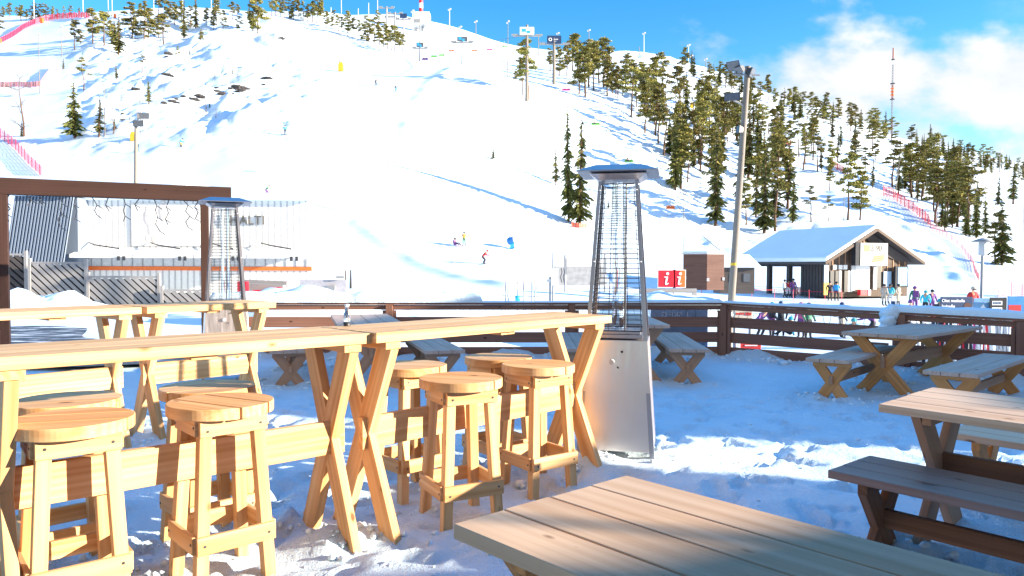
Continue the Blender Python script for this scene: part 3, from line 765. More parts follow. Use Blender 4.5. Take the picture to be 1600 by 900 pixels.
# fairy lights strung under the fence rails
def fairy(label, p, q, z, n, seed):
    rnd = random.Random(seed); b = MB(); P, Q = Vector(p), Vector(q); pts = []
    for i in range(n+1):
        s = i/n; c = P+(Q-P)*s; pts.append((c.x, c.y, z+.012*math.sin(i*2.3)))
        k = 1 if i % 2 else -1; ln = rnd.uniform(.06, .15)
        b.poly([pts[-1], (c.x+.012*k, c.y, z-ln*.5), (c.x+.012*k+rnd.uniform(-.025, .025), c.y, z-ln)], .0035, 4)
    b.poly(pts, .0035, 4)
    return tag(b.build('string_lights', M['wire']), label, 'string lights', 'fairy light strings on the terrace')
fairy('dark fairy-light string hung under the long straight fence rail', (-.9, 11.86, 0), (3.3, 12.0, 0), .775, 34, 3)
fairy('dark fairy-light string hung under the slanting fence rail', (3.6, 11.8, 0), (5.2, 10.5, 0), .73, 18, 4)

# ------------------------------------------------------------------ pergola frame with icicle lights
pa, pb = Vector((-7.02, 10.35)), Vector((-4.68, 11.42))
t = thing('pergola_frame', 'brown timber goal-shaped frame at the left with a heavy top beam', 'pergola', (pa.x, pa.y, 0))
d = (pb-pa); dn = d.normalized(); n = Vector((-dn.y, dn.x))
for q in (Vector((0, 0)), d):
    b = MB(); b.board((q.x, q.y, -.3), (q.x, q.y, 2.42), .115, .115, (dn.x, dn.y, 0)); b.build('post', M['pergola'], t, .004)
e0, e1 = -dn*.9, d+dn*.38
b = MB(); b.board((e0.x, e0.y, 2.535), (e1.x, e1.y, 2.535), .225, .12, (0, 0, 1)); b.build('beam', M['pergola'], t, .004)
snow_strip('beam_snow', d-dn*.45, d+dn*.1, 2.648, 2.648, .1, .045, t, lambda s: math.sin(math.pi*s), 2.0)
b = MB(); rnd = random.Random(5)
for i in range(13):
    c = pa+d*(.03+i*.078); z = 2.42; x_ = 0; pts = [(c.x, c.y, z)]
    for k in range(rnd.choice((2, 3, 4, 5))):
        x_ += rnd.uniform(.02, .06)*(1 if (k+i) % 2 else -1); z -= rnd.uniform(.06, .11); pts.append((c.x+dn.x*x_, c.y+dn.y*x_, z))
        if k % 2 == 0:
            b.poly([pts[-1], (c.x+dn.x*(x_+.07), c.y+dn.y*(x_+.07), z-.05)], .007, 4)
        b.lathe([(.001, -.008), (.013, 0), (.001, .012)], 6, pts[-1])
    b.poly(pts, .007, 4)
b.poly([(pa.x, pa.y, 2.42), (pb.x, pb.y, 2.42)], .005, 4)
tag(b.build('string_lights', M['wire']), 'icicle fairy lights dangling from the brown timber beam', 'string lights', 'fairy light strings on the terrace')

# small clear bottle on the bar table
b = MB(); bt = MB()
u = Vector((math.cos(R(45.3)), math.sin(R(45.3)))); v = Vector((-u.y, u.x)); q = Vector((-.717, 3.96))+u*.14+v*.50
t = thing('bottle', 'small clear bottle with a dark foot at the back edge of the bar table', 'bottle', (q.x, q.y, 1.1112))
b.lathe([(.018, .022), (.020, .03), (.020, .07), (.012, .09), (.012, .115)], 14); b.build('glass', M['glass'], t)
b = MB(); b.lathe([(.021, 0), (.021, .022), (.014, .024)], 14); b.build('base', M['black'], t)
b = MB(); b.lathe([(.014, .115), (.014, .127), (.010, .128)], 12); b.build('cap', M['white'], t)
build_terrace()
# crumbs and clods of kicked-up snow round the feet, along the fence and in the tracks
rc = random.Random(21); b = MB()
ico = [(math.cos(a)*math.cos(e), math.sin(a)*math.cos(e), math.sin(e)) for e in (-.75, .15, .95) for a in np.arange(6)*1.047+e]+[(0, 0, 1)]
def crumb(x, y, r):
    z = terr0(x, y); sc = [rc.uniform(.7, 1.3) for _ in range(3)]; a = rc.uniform(0, 6); vs = []
    for (p, q, w) in ico:
        k = r*rc.uniform(.7, 1.2); vs.append((x+(p*math.cos(a)-q*math.sin(a))*k*sc[0], y+(p*math.sin(a)+q*math.cos(a))*k*sc[1], z+r*.25+w*k*sc[2]*.75))
    fs = [(j*6+i, j*6+(i+1) % 6, (j+1)*6+(i+1) % 6, (j+1)*6+i) for j in range(2) for i in range(6)]+[(12+i, 12+(i+1) % 6, 18) for i in range(6)]
    b.add(vs, fs, None, .5, 0, True)
for (mx, my, r_, h_) in MOUNDS:
    for k in range(9): a = rc.uniform(0, 6.28); d_ = r_*rc.uniform(.5, 2.2); crumb(mx+math.cos(a)*d_, my+math.sin(a)*d_, rc.uniform(.008, .032) if my > 3 else rc.uniform(.006, .02))
for k in range(260):
    s_ = rc.random(); i = rc.choice((0, 0, 1, 2)); P_, Q_ = FENCE[i], FENCE[i+1]; p = P_+(Q_-P_)*s_; crumb(p.x+rc.uniform(-.1, .1), p.y-abs(rc.gauss(0, .28)), rc.uniform(.02, .075))
for k in range(500): crumb(rc.uniform(-3.5, 5), rc.uniform(2.2, 9), rc.uniform(.004, .014))
tag(b.build('snow_crumbs', M['snow_cap']), 'loose crumbs and clods of snow strewn over the terrace', 'snow clods', None, 'stuff')

# ------------------------------------------------------------------ unseen blocks added right of the viewer, shaped to throw the terrace shadows
def uv2(u_, v_): return Vector((.979*u_+.206*v_, -.206*u_+.979*v_))
def shadow_block(name, label, u0, u1, prof, mat, roofmat):
    """unseen block added to cast shadows: prof = [(v, eave height)] along its sunlit front"""
    t = thing(name, label, 'building', (*uv2(u0, prof[0][0]), 0)); o = uv2(u0, prof[0][0])
    b = MB(); r = MB()
    for (v0, h0), (v1, h1) in zip(prof[:-1], prof[1:]):
        ring = [uv2(u0, v0)-o, uv2(u1, v0)-o, uv2(u1, v1)-o, uv2(u0, v1)-o]; hs = (h0, h0, h1, h1)
        vs = [(p.x, p.y, -.2) for p in ring]+[(p.x, p.y, h-.25) for p, h in zip(ring, hs)]
        b.add(vs, [(3, 2, 1, 0), (4, 5, 6, 7), (0, 1, 5, 4), (1, 2, 6, 5), (2, 3, 7, 6), (3, 0, 4, 7)])
        ring = [uv2(u0-.02, v0)-o, uv2(u1+.3, v0)-o, uv2(u1+.3, v1)-o, uv2(u0-.02, v1)-o]
        vs = [(p.x, p.y, h-.25) for p, h in zip(ring, hs)]+[(p.x, p.y, h) for p, h in zip(ring, hs)]
        r.add(vs, [(3, 2, 1, 0), (4, 5, 6, 7), (0, 1, 5, 4), (1, 2, 6, 5), (2, 3, 7, 6), (3, 0, 4, 7)])
    b.build('wall', mat, t); r.build('roof', roofmat, t); return t
SH = 14*math.tan(R(SUN_EL))   # height of the shadow line fourteen metres away
shadow_block('lodge_occluder', 'unseen dark timber block added right of the terrace to cast its near shadows', 14, 22, [(-9, SH+3.2), (1.6, SH+1.6), (1.74, SH+.82), (2.27, SH+.64), (3.2, SH+.46), (3.6, SH+.15), (4.0, SH+.18), (4.2, SH+.34), (5.44, SH+.33)], M['cabin_dark'], M['snow_cap'])
shadow_block('annexe_occluder', 'unseen taller timber block added beyond the first to shade the far terrace', 14, 21, [(6.56, SH+1.75), (13.6, SH+1.75)], M['cabin_dark'], M['snow_cap'])
# unseen board canopy, added overhead to darken the near tables
t = thing('shade_canopy', 'unseen board canopy added over the near terrace to dim the sky light', 'canopy', (.3, -.4, 0))
b = MB()
for k in range(24): b.board((-3.2, -2.9+k*.25, 2.84), (2.9, -2.9+k*.25, 2.84+.002*(k % 2)), .245, .04, (0, 1, 0))
b.build('roof', M['cabin_dark'], t)
for x_ in (-3.0, 2.7): b = MB(); b.board((x_, -2.7, -.2), (x_, -2.7, 2.82), .14, .14, (1, 0, 0)); b.build('post', M['cabin_dark'], t)
for x_ in (-3.0, 2.7): b = MB(); b.board((x_, -2.9, 2.73), (x_, 3.0, 2.73), .18, .1, (0, 0, 1)); b.build('beam', M['cabin_dark'], t)
b = MB(); q = uv2(13.4, 2.04); b.tube((q.x, q.y, 0), (q.x, q.y, SH+2.5), .035, .03, 8); q2 = uv2(13.4, 1.86)
tag(b.build('flag_pole', M['lgrey']), 'slim pale flag pole beside the unseen shadow-casting block, outside the view', 'flag pole')

# ------------------------------------------------------------------ restaurant building at the left
BY = 36.0
def L_(px, py, Y=BY): return at(px, py, Y)
t = thing('restaurant_building', 'long white corrugated restaurant building with awnings and an orange band, left of centre', 'building', (*at(300, 420, BY).xy, 0)); o0 = Vector(t.location)
def flat(mat, name, px0, py0, px1, py1, Y, th, parent, y_off=0.0):
    a, c = at(px0, py1, Y), at(px1, py0, Y); b = MB(); b.box(((a.x+c.x)/2, Y+th/2+y_off, (a.z+c.z)/2), (c.x-a.x, th, c.z-a.z)); o = b.build(name, mat, parent)
    if parent is not None:
        o.location = -Vector(parent.location)
    return o
# corrugated white wall
a, c = at(100, 470, BY), at(482, 314, BY); b = MB(); xs = np.arange(a.x, c.x, .3)
for x_ in xs:
    b.add([(x_, BY, -.3), (x_+.22, BY, -.3), (x_+.25, BY+.04, -.3), (x_+.29, BY+.04, -.3), (x_, BY, c.z), (x_+.22, BY, c.z), (x_+.25, BY+.04, c.z), (x_+.29, BY+.04, c.z)], [(0, 1, 5, 4), (1, 2, 6, 5), (2, 3, 7, 6)])
    b.add([(x_+.29, BY+.04, -.3), (x_+.3, BY, -.3), (x_+.3, BY, c.z), (x_+.29, BY+.04, c.z)], [(0, 1, 2, 3)]); b.add([(x_+.225, BY-.003, -.3), (x_+.285, BY-.003, -.3), (x_+.285, BY-.003, c.z), (x_+.225, BY-.003, c.z)], [(0, 1, 2, 3)], None, .5, 1)
b.box(((a.x+c.x)/2, BY+4.2, c.z/2-.2), (c.x-a.x-.1, 8, c.z+.2)); o = b.build('wall', [M['white'], M['lgrey']], t); o.location = -o0
b = MB(); b.box(((a.x+c.x)/2, BY+4, c.z+.17), (c.x-a.x+.5, 8.6, .34)); o = b.build('roof_snow', M['snow_cap'], t, .1); o.location = -o0
b = MB(); b.box(((at(207, 400, BY).x+at(313, 400, BY).x)/2, BY-.035, (at(207, 384, BY).z+at(207, 318, BY).z)/2), (at(313, 400, BY).x-at(207, 400, BY).x, .05, at(207, 318, BY).z-at(207, 384, BY).z)); o = b.build('poster_board', plain('pale_poster', (.78, .77, .76), .6), t); o.location = -o0
b = MB(); p1 = at(226, 381, BY); 
for (px, py, w, h) in ((236, 358, .36, .8), (234, 340, .62, .9), (231, 326, .3, .36), (240, 372, .32, .42), (231, 372, .3, .4), (254, 330, .4, 1.0)):
    p = at(px, py, BY-.06); b.lathe([(w*.2, -h/2), (w/2, -h*.2), (w/2, h*.25), (w*.15, h/2)], 10, (0, 0, 0))
    for k in range(len(b.v)-60, len(b.v)): x_, y_, z_ = b.v[k]; b.v[k] = (p.x+x_, p.y+y_*.05, p.z+z_)
o = b.build('poster_figure', plain('pale_poster_figure', (.60, .575, .565), .6), t); o.location = -o0
b = MB(); r0 = at(359, 345, BY-.05)
o = text_mesh('sign_lettering', 'HALTI', .62, plain('sign_grey', (.10, .095, .09), .5), t, Vector((at(386, 345, BY-.06).x, BY-.05, at(386, 345, BY).z))-o0, depth=.02)
b = MB(); q = at(352, 344, BY)
for k in range(3): b.poly([(q.x-.25+.12*k, BY-.04, q.z+.3-.25*abs(k-1)), (q.x-.1+.16*k, BY-.04, q.z-.3+.1*k)], .035, 4)
o = b.build('sign_emblem', M['grey'], t); o.location = -o0
# awning row with arms, grey window band, orange band, white skirt
def seg_y(x): return BY
for k, (pa_, pb_) in enumerate(((133, 226), (229, 318), (321, 398), (401, 486))):
    x0, x1 = at(pa_, 400, BY).x, at(pb_, 400, BY).x; z0, z1 = at(200, 403, BY-1.3).z, at(200, 393, BY).z
    b = MB(); b.add([(x0, BY-1.3, z0), (x1, BY-1.3, z0), (x1, BY-.02, z1+.0), (x0, BY-.02, z1+.0), (x0, BY-1.3, z0+.17), (x1, BY-1.3, z0+.17), (x1, BY-.02, z1+.18), (x0, BY-.02, z1+.18)], [(3, 2, 1, 0), (4, 5, 6, 7), (0, 1, 5, 4), (1, 2, 6, 5), (2, 3, 7, 6), (3, 0, 4, 7)])
    o = b.build('awning', M['white'], t); o.location = -o0
    b = MB(); b.poly([(x0+.25, BY-.1, z1+.42), (x0+.9, BY-.8, z1+.30), (x1-.6, BY-1.2, z1+.12)], .035, 5); b.build('awning_arm', M['wire'], o)
    for q in (.55, .3): b = MB(); b.box((x1-q, BY-1.36, z0-.02), (.12, .06, .2)); b.build('bracket', M['wire'], o)
for nm, mt, y0, y1, th in (('window_band', M['lgrey'], 404, 416, .05), ('orange_band', M['orange'], 416.5, 422.5, .07)):
    x0, x1 = at(136, 400, BY).x, at(487, 400, BY).x; z0, z1 = at(300, y1, BY).z, at(300, y0, BY).z
    b = MB(); b.box(((x0+x1)/2, BY-th/2-.002, (z0+z1)/2), (x1-x0, th, z1-z0))
    if nm == 'window_band':
        for k in range(22): b.box((x0+(k+.5)*(x1-x0)/22, BY-.06, (z0+z1)/2), (.05, .03, z1-z0-.02), 0, 1)
    o = b.build(nm, [mt, M['grey']], t); o.location = -o0
# steep grey corrugated wing
t = thing('corrugated_wing', 'steep blue-grey corrugated metal wing at the left end of the white restaurant', 'building', (*at(60, 420, BY-1.5).xy, 0)); o0 = Vector(t.location)
b = MB(); YW = BY-1.2; n = 18
for k in range(n):
    def E(s, top):
        p = at(23+92*s, 306, YW) if top else at(10+90*s, 420, YW-.6); 
        if not top: p.z = -.4; p.y = YW-1.2
        return p
    s0, s1, s2, s3 = k/n, (k+.42)/n, (k+.5)/n, (k+.92)/n
    Q = [E(s0, 0), E(s1, 0), E(s2, 0)+Vector((0, .1, 0)), E(s3, 0)+Vector((0, .1, 0)), E((k+1)/n, 0)]; T = [E(s0, 1), E(s1, 1), E(s2, 1)+Vector((0, .1, 0)), E(s3, 1)+Vector((0, .1, 0)), E((k+1)/n, 1)]
    b.add(Q+T, [(i, i+1, i+6, i+5) for i in range(4)])
o = b.build('wall', M['corr'], t); o.location = -o0
a, c = at(23, 306, YW), at(115, 306, YW); b = MB(); b.box(((a.x+c.x)/2, YW+3, a.z/2-.2), (c.x-a.x, 5.4, a.z+.3)); o = b.build('rear_wall', M['corr'], t); o.location = -o0
b = MB(); b.box(((a.x+c.x)/2, YW+2.6, a.z+.12), (c.x-a.x+.3, 5.8, .24)); o = b.build('roof_snow', M['snow_cap'], t, .08); o.location = -o0

# stepped lattice fence in front of the restaurant
def lattice(label, px0, px1, py0, py1, Y, dark=False):
    a, c = at(px0, py1, Y), at(px1, py0, Y); t = thing('lattice_fence', label, 'fence', (a.x, Y, a.z), 0, 'stepped panels of the grey lattice fence'); W_, H_ = c.x-a.x, c.z-a.z
    fr = MB(); fr.board((0, 0, H_-.04), (W_, 0, H_-.04), .07, .07, (0, 0, 1)); fr.board((.04, -.004, -.4), (.04, -.004, H_+.12), .1, .1, (1, 0, 0)); fr.board((W_-.04, .004, -.4), (W_-.04, .004, H_+.1), .1, .1, (1, 0, 0)); fr.build('frame', M['lattice'], t)
    b = MB(); s = -H_
    while s < W_:
        x0, z0, x1, z1 = s, H_-.07, s+H_*1.0, 0
        if x0 < .08: z0 -= (.08-x0); x0 = .08
        if x1 > W_-.08: z1 += (x1-(W_-.08)); x1 = W_-.08
        if x1-x0 > .1: b.board((x0, -.02, z0), (x1, -.02, z1), .135, .02, (0, 0, 1))
        s += .27
    b.build('slats', M['cabin_dark'] if dark else M['lattice'], t)
    b = MB(); b.box((W_/2, .035, H_/2-.05), (W_-.1, .02, H_-.15)); b.build('backing', M['dark'], t)
lattice('dark lattice fence panel at far left beside the left timber post', 10, 42, 396, 472, 27.5, True)
lattice('tallest grey diagonal-slat lattice panel, in front of the corrugated wing', 46, 136, 409, 482, 27.2)
lattice('second grey diagonal-slat lattice panel, one step lower, under the orange band', 137, 250, 431, 486, 27)
lattice('low grey diagonal-slat lattice panel just left of the brown timber post', 252, 322, 452, 492, 26.8)
lattice('lowest grey diagonal-slat lattice panel, seen under the snowy rail right of the far table', 385, 505, 480, 500, 25.5)
# heaped snow at the lattice foot
def heap(label, px, py, Y, r, h, seed, sx=1.0, name='snow_heap'):
    p = at(px, py, Y); b = MB(); n, m_ = 28, 9; vs = []; fs = []
    for j in range(m_+1):
        for i in range(n):
            a = 2*math.pi*i/n; rr = r*(j/m_); x_, y_ = rr*math.cos(a)*sx, rr*math.sin(a)
            z = h*(1-(j/m_)**2)*(1+.8*fbm(p.x+x_, y_, .7*r, 4, seed)) - (.3 if j == m_ else 0); vs.append((x_, y_, z))
    for j in range(m_):
        for i in range(n): fs.append((j*n+i, (j+1)*n+i, (j+1)*n+(i+1) % n, j*n+(i+1) % n))
    b.add(vs, fs, None, .5, 0, True); o = b.build(name, M['snow_cap']); o.location = (p.x, p.y, p.z); tag(o, label, 'snow heap'); return o
heap('lumpy snow heap at the foot of the lattice fence, left', 62, 484, 24.5, 1.5, .55, 1.0, 1.3)
heap('low snow heap trailing right along the lattice fence', 130, 486, 25.6, 1.4, .22, 4.0, 1.6)
heap('rounded snow heap behind the snowy rail, before the grey sled ramp', 470, 476, 20, 1.5, .42, 6.0, 1.5)

# grey ramp wall and stacked beams beyond the fence, left of centre
p = at(515, 462, 27); t = thing('loading_ramp', 'pale grey ramp wall with two short black posts, right of the orange band', 'ramp', (p.x, p.y, 0)); o0 = Vector(t.location)
z0, z1 = at(515, 470, 27).z, at(515, 437, 27).z; x0, x1 = at(470, 440, 27).x, at(542, 440, 27).x
b = MB(); b.box(((x0+x1)/2-p.x, 0, (z0+z1)/2), (x1-x0, .2, z1-z0)); b.build('wall', plain('ramp_grey', (.42, .41, .45), .7), t)
for px in (540, 548.5): q = at(px, 440, 27); b = MB(); b.tube((q.x-p.x, -.05, q.z-.25), (q.x-p.x, -.05, q.z+.42), .05, .025, 8); b.build('post', M['black'], t)
q = at(533, 433, 27); b = MB(); b.box((q.x-p.x, -.1, q.z), (.3, .2, .1)); b.build('bracket', M['grey'], t); b = MB(); b.box((at(519, 455, 27).x-p.x, -.18, at(519, 451, 27).z), (.32, .2, .22)); b.build('bracket', M['grey'], t)
for k, (pa_, pb_, py, h, lab) in enumerate(((383, 450, 445, .2, 'upper dark timber beam stacked behind the snowy rail'), (385, 444, 452, .24, 'lower grey timber beam stacked behind the snowy rail'))):
    a, c = at(pa_, py-3, 22-k*.5), at(pb_, py, 22-k*.5); b = MB(); b.board(a, c, h, .25, (0, 0, 1)); tag(b.build('timber_beam', M['lattice']), lab, 'beam')
p = at(380, 462, 21); b = MB(); b.box((0, 0, .2), (.25, .2, .4)); b.box((.5, .1, .1), (.5, .2, .12)); b.box((.9, .05, .14), (.3, .2, .2)); o = b.build('snow_crate', M['red']); o.location = p; tag(o, 'small red crates half buried in snow behind the farther heater', 'crate')

# ------------------------------------------------------------------ ski lift base: gates, shed, info sign
p = at(1104, 449, 53); t = thing('ticket_shed', 'small brown board shed with a snow-capped roof, right of the red info sign', 'shed', (p.x, p.y, p.z-.2)); 
wl, wr, hh = 1.55, 1.5, 2.55; a1, a2 = R(152), R(20)
A_ = Vector((0, 0)); Bl = Vector((math.cos(a1), math.sin(a1)))*1.68; Br = Vector((math.cos(a2), math.sin(a2)))*1.45
for nm, q, mt in (('wall', Bl, M['shed']), ('wall', Br, M['shed'])):
    b = MB(); d = q.normalized(); n_ = 14
    for k in range(n_): b.board((A_.x, A_.y, (k+.5)*hh/n_), (q.x, q.y, (k+.5)*hh/n_), hh/n_-.008, .05, (0, 0, 1))
    b.build(nm, mt, t)
b = MB(); b.prism([(Bl.x*.98, Bl.y+.04, 0), (0, .06, 0), (Br.x*.98, Br.y+.04, 0), (Bl.x+Br.x, Bl.y+Br.y, 0)], (0, 0, hh)); b.build('core', M['shed'], t)
C_ = (Bl+Br)/2
def infl(q, f): return (C_.x+(q.x-C_.x)*f, C_.y+(q.y-C_.y)*f)
b = MB(); b.prism([(*infl(Bl, 1.1), hh), (*infl(Vector((0, 0)), 1.1), hh), (*infl(Br, 1.1), hh), (*infl(Bl+Br, 1.1), hh)], (0, 0, .1)); b.build('roof', M['lgrey'], t)
b = MB(); b.prism([(*infl(Bl, 1.06), hh+.1), (*infl(Vector((0, 0)), 1.06), hh+.1), (*infl(Br, 1.06), hh+.1), (*infl(Bl+Br, 1.06), hh+.1)], (0, 0, .16)); b.build('roof_snow', M['snow_cap'], t, .05)
b = MB()
for (q, s, z) in ((Bl, .93, .85), (Br, .06, .75), (Br, .95, .8)): b.box((q.x*s, q.y*s-.07, z), (.16, .1, .22))
b.build('wall_box', M['lgrey'], t)
p = at(1146, 452, 58); b = MB(); t = thing('kiosk', 'low snow-roofed lift kiosk between the brown shed and the tall lamp post', 'kiosk', (p.x, p.y, p.z-.3))
b.box((0, 0, 1.0), (2.6, 2, 2.0)); b.build('wall', M['cabin_dark'], t); b = MB(); b.add([(-1.8, -1.3, 2), (1.8, -1.3, 2), (1.8, 1.3, 2), (-1.8, 1.3, 2), (-1.2, 0, 3.0), (1.2, 0, 3.0)], [(3, 2, 1, 0), (0, 1, 5, 4), (1, 2, 5), (2, 3, 4, 5), (3, 0, 4)]); b.build('roof', M['snow_cap'], t)
for q in (-.3, .7): b = MB(); b.box((q, -1.02, 1.22), (.5, .04, .65)); b.build('window', M['lampglass'], t)

p = at(1050, 447, 28); t = thing('info_sign', 'pair of square red info signs with white letter i, one turned and partly orange', 'sign', (p.x, p.y, 0)); o0 = Vector(t.location)
zc = at(1041, 435.5, 28).z; sz = .62
for k, (px, w, rz) in enumerate(((1041.5, sz, 0), (1061.5, sz*.68, 0))):
    q = at(px, 435.5, 28)-o0; b = MB(); b.box((q.x, 0, zc), (w+.06, .03, sz+.06)); pn = b.build('panel_edge', M['white'], t)
    b = MB(); b.box((q.x, -.018, zc), (w, .012, sz)); b.build('red_panel', M['red'], pn)
    if k: b = MB(); b.box((q.x+w*.27, -.021, zc), (w*.46, .012, sz-.004)); b.build('orange_panel', M['orange'], pn)
    b = MB(); x_ = q.x
    b.lathe([(.001, 0), (.05, .0), (.05, .012)], 14); b.v[-42:] = [(x_+.03+vx*.9, -.03+vz, zc+.18+vy) for (vx, vy, vz) in b.v[-42:]] if False else b.v[-42:]
    b = MB(); ring = [(x_+.03+.055*math.cos(a), -.03, zc+.19+.055*math.sin(a)) for a in np.linspace(0, 2*math.pi, 15)[:-1]]; b.prism(ring, (0, -.006, 0))
    pts = [(-.09, .08), (.05, .08), (.005, -.16), (.02, -.185), (.075, -.15), (.085, -.17), (.0, -.235), (-.05, -.22), (-.06, -.18), (-.025, .03), (-.095, .055)]
    b.prism([(x_+a_*1.0, -.03, zc+c_) for a_, c_ in pts], (0, -.006, 0)); b.build('letter_i', M['white'], pn)
b = MB(); q = at(1053, 445, 28)-o0; b.tube((q.x, .05, -1.5), (q.x, .05, zc+.3), .03, .03, 8); b.build('post', M['grey'], t)
p0, p1 = at(1000, 454, 24), at(1088, 454, 24); t = thing('timber_barrier', 'grey timber barrier frame under the red info signs', 'barrier', (p0.x, p0.y, 0)); w = p1.x-p0.x
b = MB(); b.board((0, 0, p0.z), (w, 0, p1.z), .13, .13, (0, 0, 1)); b.build('beam', M['lattice'], t)
for s in (.04, .97): b = MB(); b.board((w*s, .004, -1.8), (w*s, .004, p0.z-.066), .12, .12, (1, 0, 0)); b.build('post', M['lattice'], t)
heap('white snow bank under the grey timber barrier', 1040, 475, 23, 1.6, .35, 3.3, 1.3)
b = MB(); p = at(1100, 468, 23); b.box((0, 0, 0), (.45, .3, .1)); b.box((0, 0, .07), (.3, .2, .05)); o = b.build('red_sled', M['red']); o.location = p; tag(o, 'small red sled lying beyond the fence by the barrier', 'sled')

# grey container and fence, gate posts
p = at(892, 446, 40); t = thing('machine_container', 'pale grey machinery container behind the nearer heater', 'container', (p.x, p.y, p.z)); q0, q1 = at(868, 446, 40), at(948, 404, 40); W_, H_ = q1.x-q0.x, q1.z-q0.z
b = MB(); b.box((q0.x-p.x+W_/2, 1, H_*.35), (W_, 2, H_*.7)); b.build('lower_wall', M['concrete'], t); b = MB(); b.box((q0.x-p.x+W_/2, 1, H_*.85), (W_, 2, H_*.3-.004)); b.build('upper_wall', M['white'], t)
for k, px in enumerate((883, 945, 965)):
    q = at(px, 447, 38+k); b = MB(); b.tube((0, 0, -.3), (0, 0, 1.6+.1*k), .05, .05, 8); b.box((0, 0, 1.0), (.16, .1, .8)); o = b.build('gate_post', M['grey']); o.location = q
    tag(o, ['grey gate post in front of the machinery container', 'grey gate post seen through the heater grille, left one', 'grey gate post seen through the heater grille, right one'][k], 'post')
p = at(864, 470, 30); t = thing('lift_gate', 'grey lift gate cabinet with hanging chains between slim posts', 'lift gate', (p.x, p.y, p.z))
H_ = at(864, 395, 30).z-p.z
b = MB(); b.tube((0, 0, -.3), (0, 0, H_), .04, .04, 8); b.tube((-.12, .05, -.3), (-.12, .05, H_*.5), .04, .04, 8); b.build('post', M['grey'], t)
b = MB(); b.box((.08, 0, H_*.5), (.26, .2, H_*.36)); b.box((-.2, 0, H_*.68), (.2, .12, .12)); b.box((-.2, 0, H_*.42), (.2, .12, .12)); b.build('cabinet', M['lgrey'], t)
b = MB()
for x_ in (.32, .42): b.poly([(x_, 0, H_*.68), (x_+.04, 0, H_*.6), (x_-.02, 0, H_*.5), (x_+.03, 0, H_*.38)], .025, 4)
b.build('chain', M['wire'], t)
p = at(785, 472, 27); t = thing('ski_rack', 'row of slim posts with grey plates standing in the snow behind the fence', 'ski rack', (p.x, p.y, p.z)); H_ = .75
for px in (790, 794, 809, 818, 831, 836): b = MB(); x_ = at(px, 470, 27).x-p.x; b.tube((x_, 0, -.3), (x_, 0, H_), .022, .022, 6); b.build('post', M['grey'], t)
for px in (794, 812, 824, 838): b = MB(); x_ = at(px, 470, 27).x-p.x; b.box((x_, -.03, H_*.72), (.17, .03, .2)); b.build('plate', M['lgrey'], t)
b = MB(); b.poly([(0, .02, H_*.3), (at(842, 470, 27).x-p.x, .02, H_*.28)], .015, 5); b.build('rail', M['grey'], t)
b = MB(); x_ = at(809, 470, 27).x-p.x; b.lathe([(.02, 0), (.09, .03), (.1, .18), (.05, .22)], 10, (x_, -.08, .02)); b.build('turquoise_cover', M['cyan'], t)

# ------------------------------------------------------------------ lift cabin with the snowy gable roof
ga = R(20); g = Vector((math.cos(ga), math.sin(ga), 0)); k_ = Vector((-g.y, g.x, 0)); Wg, Lg = 10.7, 12.3
c0 = at(1288, 460, 70); c0.z = -1.5
t = thing('lift_cabin', 'dark board lift station with a snow-covered gable roof and open porch, right of centre', 'building', tuple(c0))
Z0, ZE, ZA = 0.0, at(1285, 403, 70).z+1.5, at(1358, 353, 71.5).z+1.5-.25
def G(s, l, z): return g*s+k_*l+Vector((0, 0, z))
def pz(s): return ZE+(ZA-ZE)*(1-abs(s-Wg/2)/(Wg/2))
b = MB()                                   # gable wall, boards
n = 44
for i in range(n):
    s0, s1 = .5+(Wg-1)*i/n, .5+(Wg-1)*(i+1)/n-.012
    b.add([G(s0, 0, 0), G(s1, 0, 0), G(s1, .06, 0), G(s0, .06, 0), G(s0, 0, pz(s0)-.3), G(s1, 0, pz(s1)-.3), G(s1, .06, pz(s1)-.3), G(s0, .06, pz(s0)-.3)], [(3, 2, 1, 0), (4, 5, 6, 7), (0, 1, 5, 4), (1, 2, 6, 5), (2, 3, 7, 6), (3, 0, 4, 7)], None, random.random())
b.build('gable_wall', M['cabin'], t)
b = MB()
for s in np.linspace(.9, Wg-.9, 13): b.board(G(s, -.03, 2.4), G(s, -.03, pz(s)-.35), .09, .05, tuple(g))
b.build('batten', M['leg_grey'], t)
b = MB(); Ls = Lg*.30
b.prism([G(.45, .08, 0), G(Wg-.45, .08, 0), G(Wg-.45, Ls, 0), G(.45, Ls, 0)], (0, 0, ZE-.05))
for i in range(9): b.board(G(.42, .1+i*Ls/9, 0), G(.42, .1+i*Ls/9, ZE), .1, .06, tuple(k_))
b.build('room_wall', M['cabin_dark'], t)
for i, l in enumerate((Ls+1.6, Ls+4.6, Lg-.4)):
    for s in (.45, Wg-.45):
        b = MB(); b.board(G(s, l, -.2), G(s, l, ZE-.1), .42, .42, tuple(g)); b.build('porch_post', M['cabin_dark'], t)
b = MB(); b.board(G(.4, Ls, ZE-.45), G(.4, Lg, ZE-.45), .75, .18, (0, 0, 1)); b.board(G(Wg-.4, Ls, ZE-.45), G(Wg-.4, Lg, ZE-.45), .75, .18, (0, 0, 1))
for i in range(8): b.board(G(.28, Ls+.4+i*1.05, ZE-.8), G(.28, Ls+.4+i*1.05, ZE-.1), .4, .05, tuple(k_))
b.build('eave_beam', M['cabin_dark'], t)
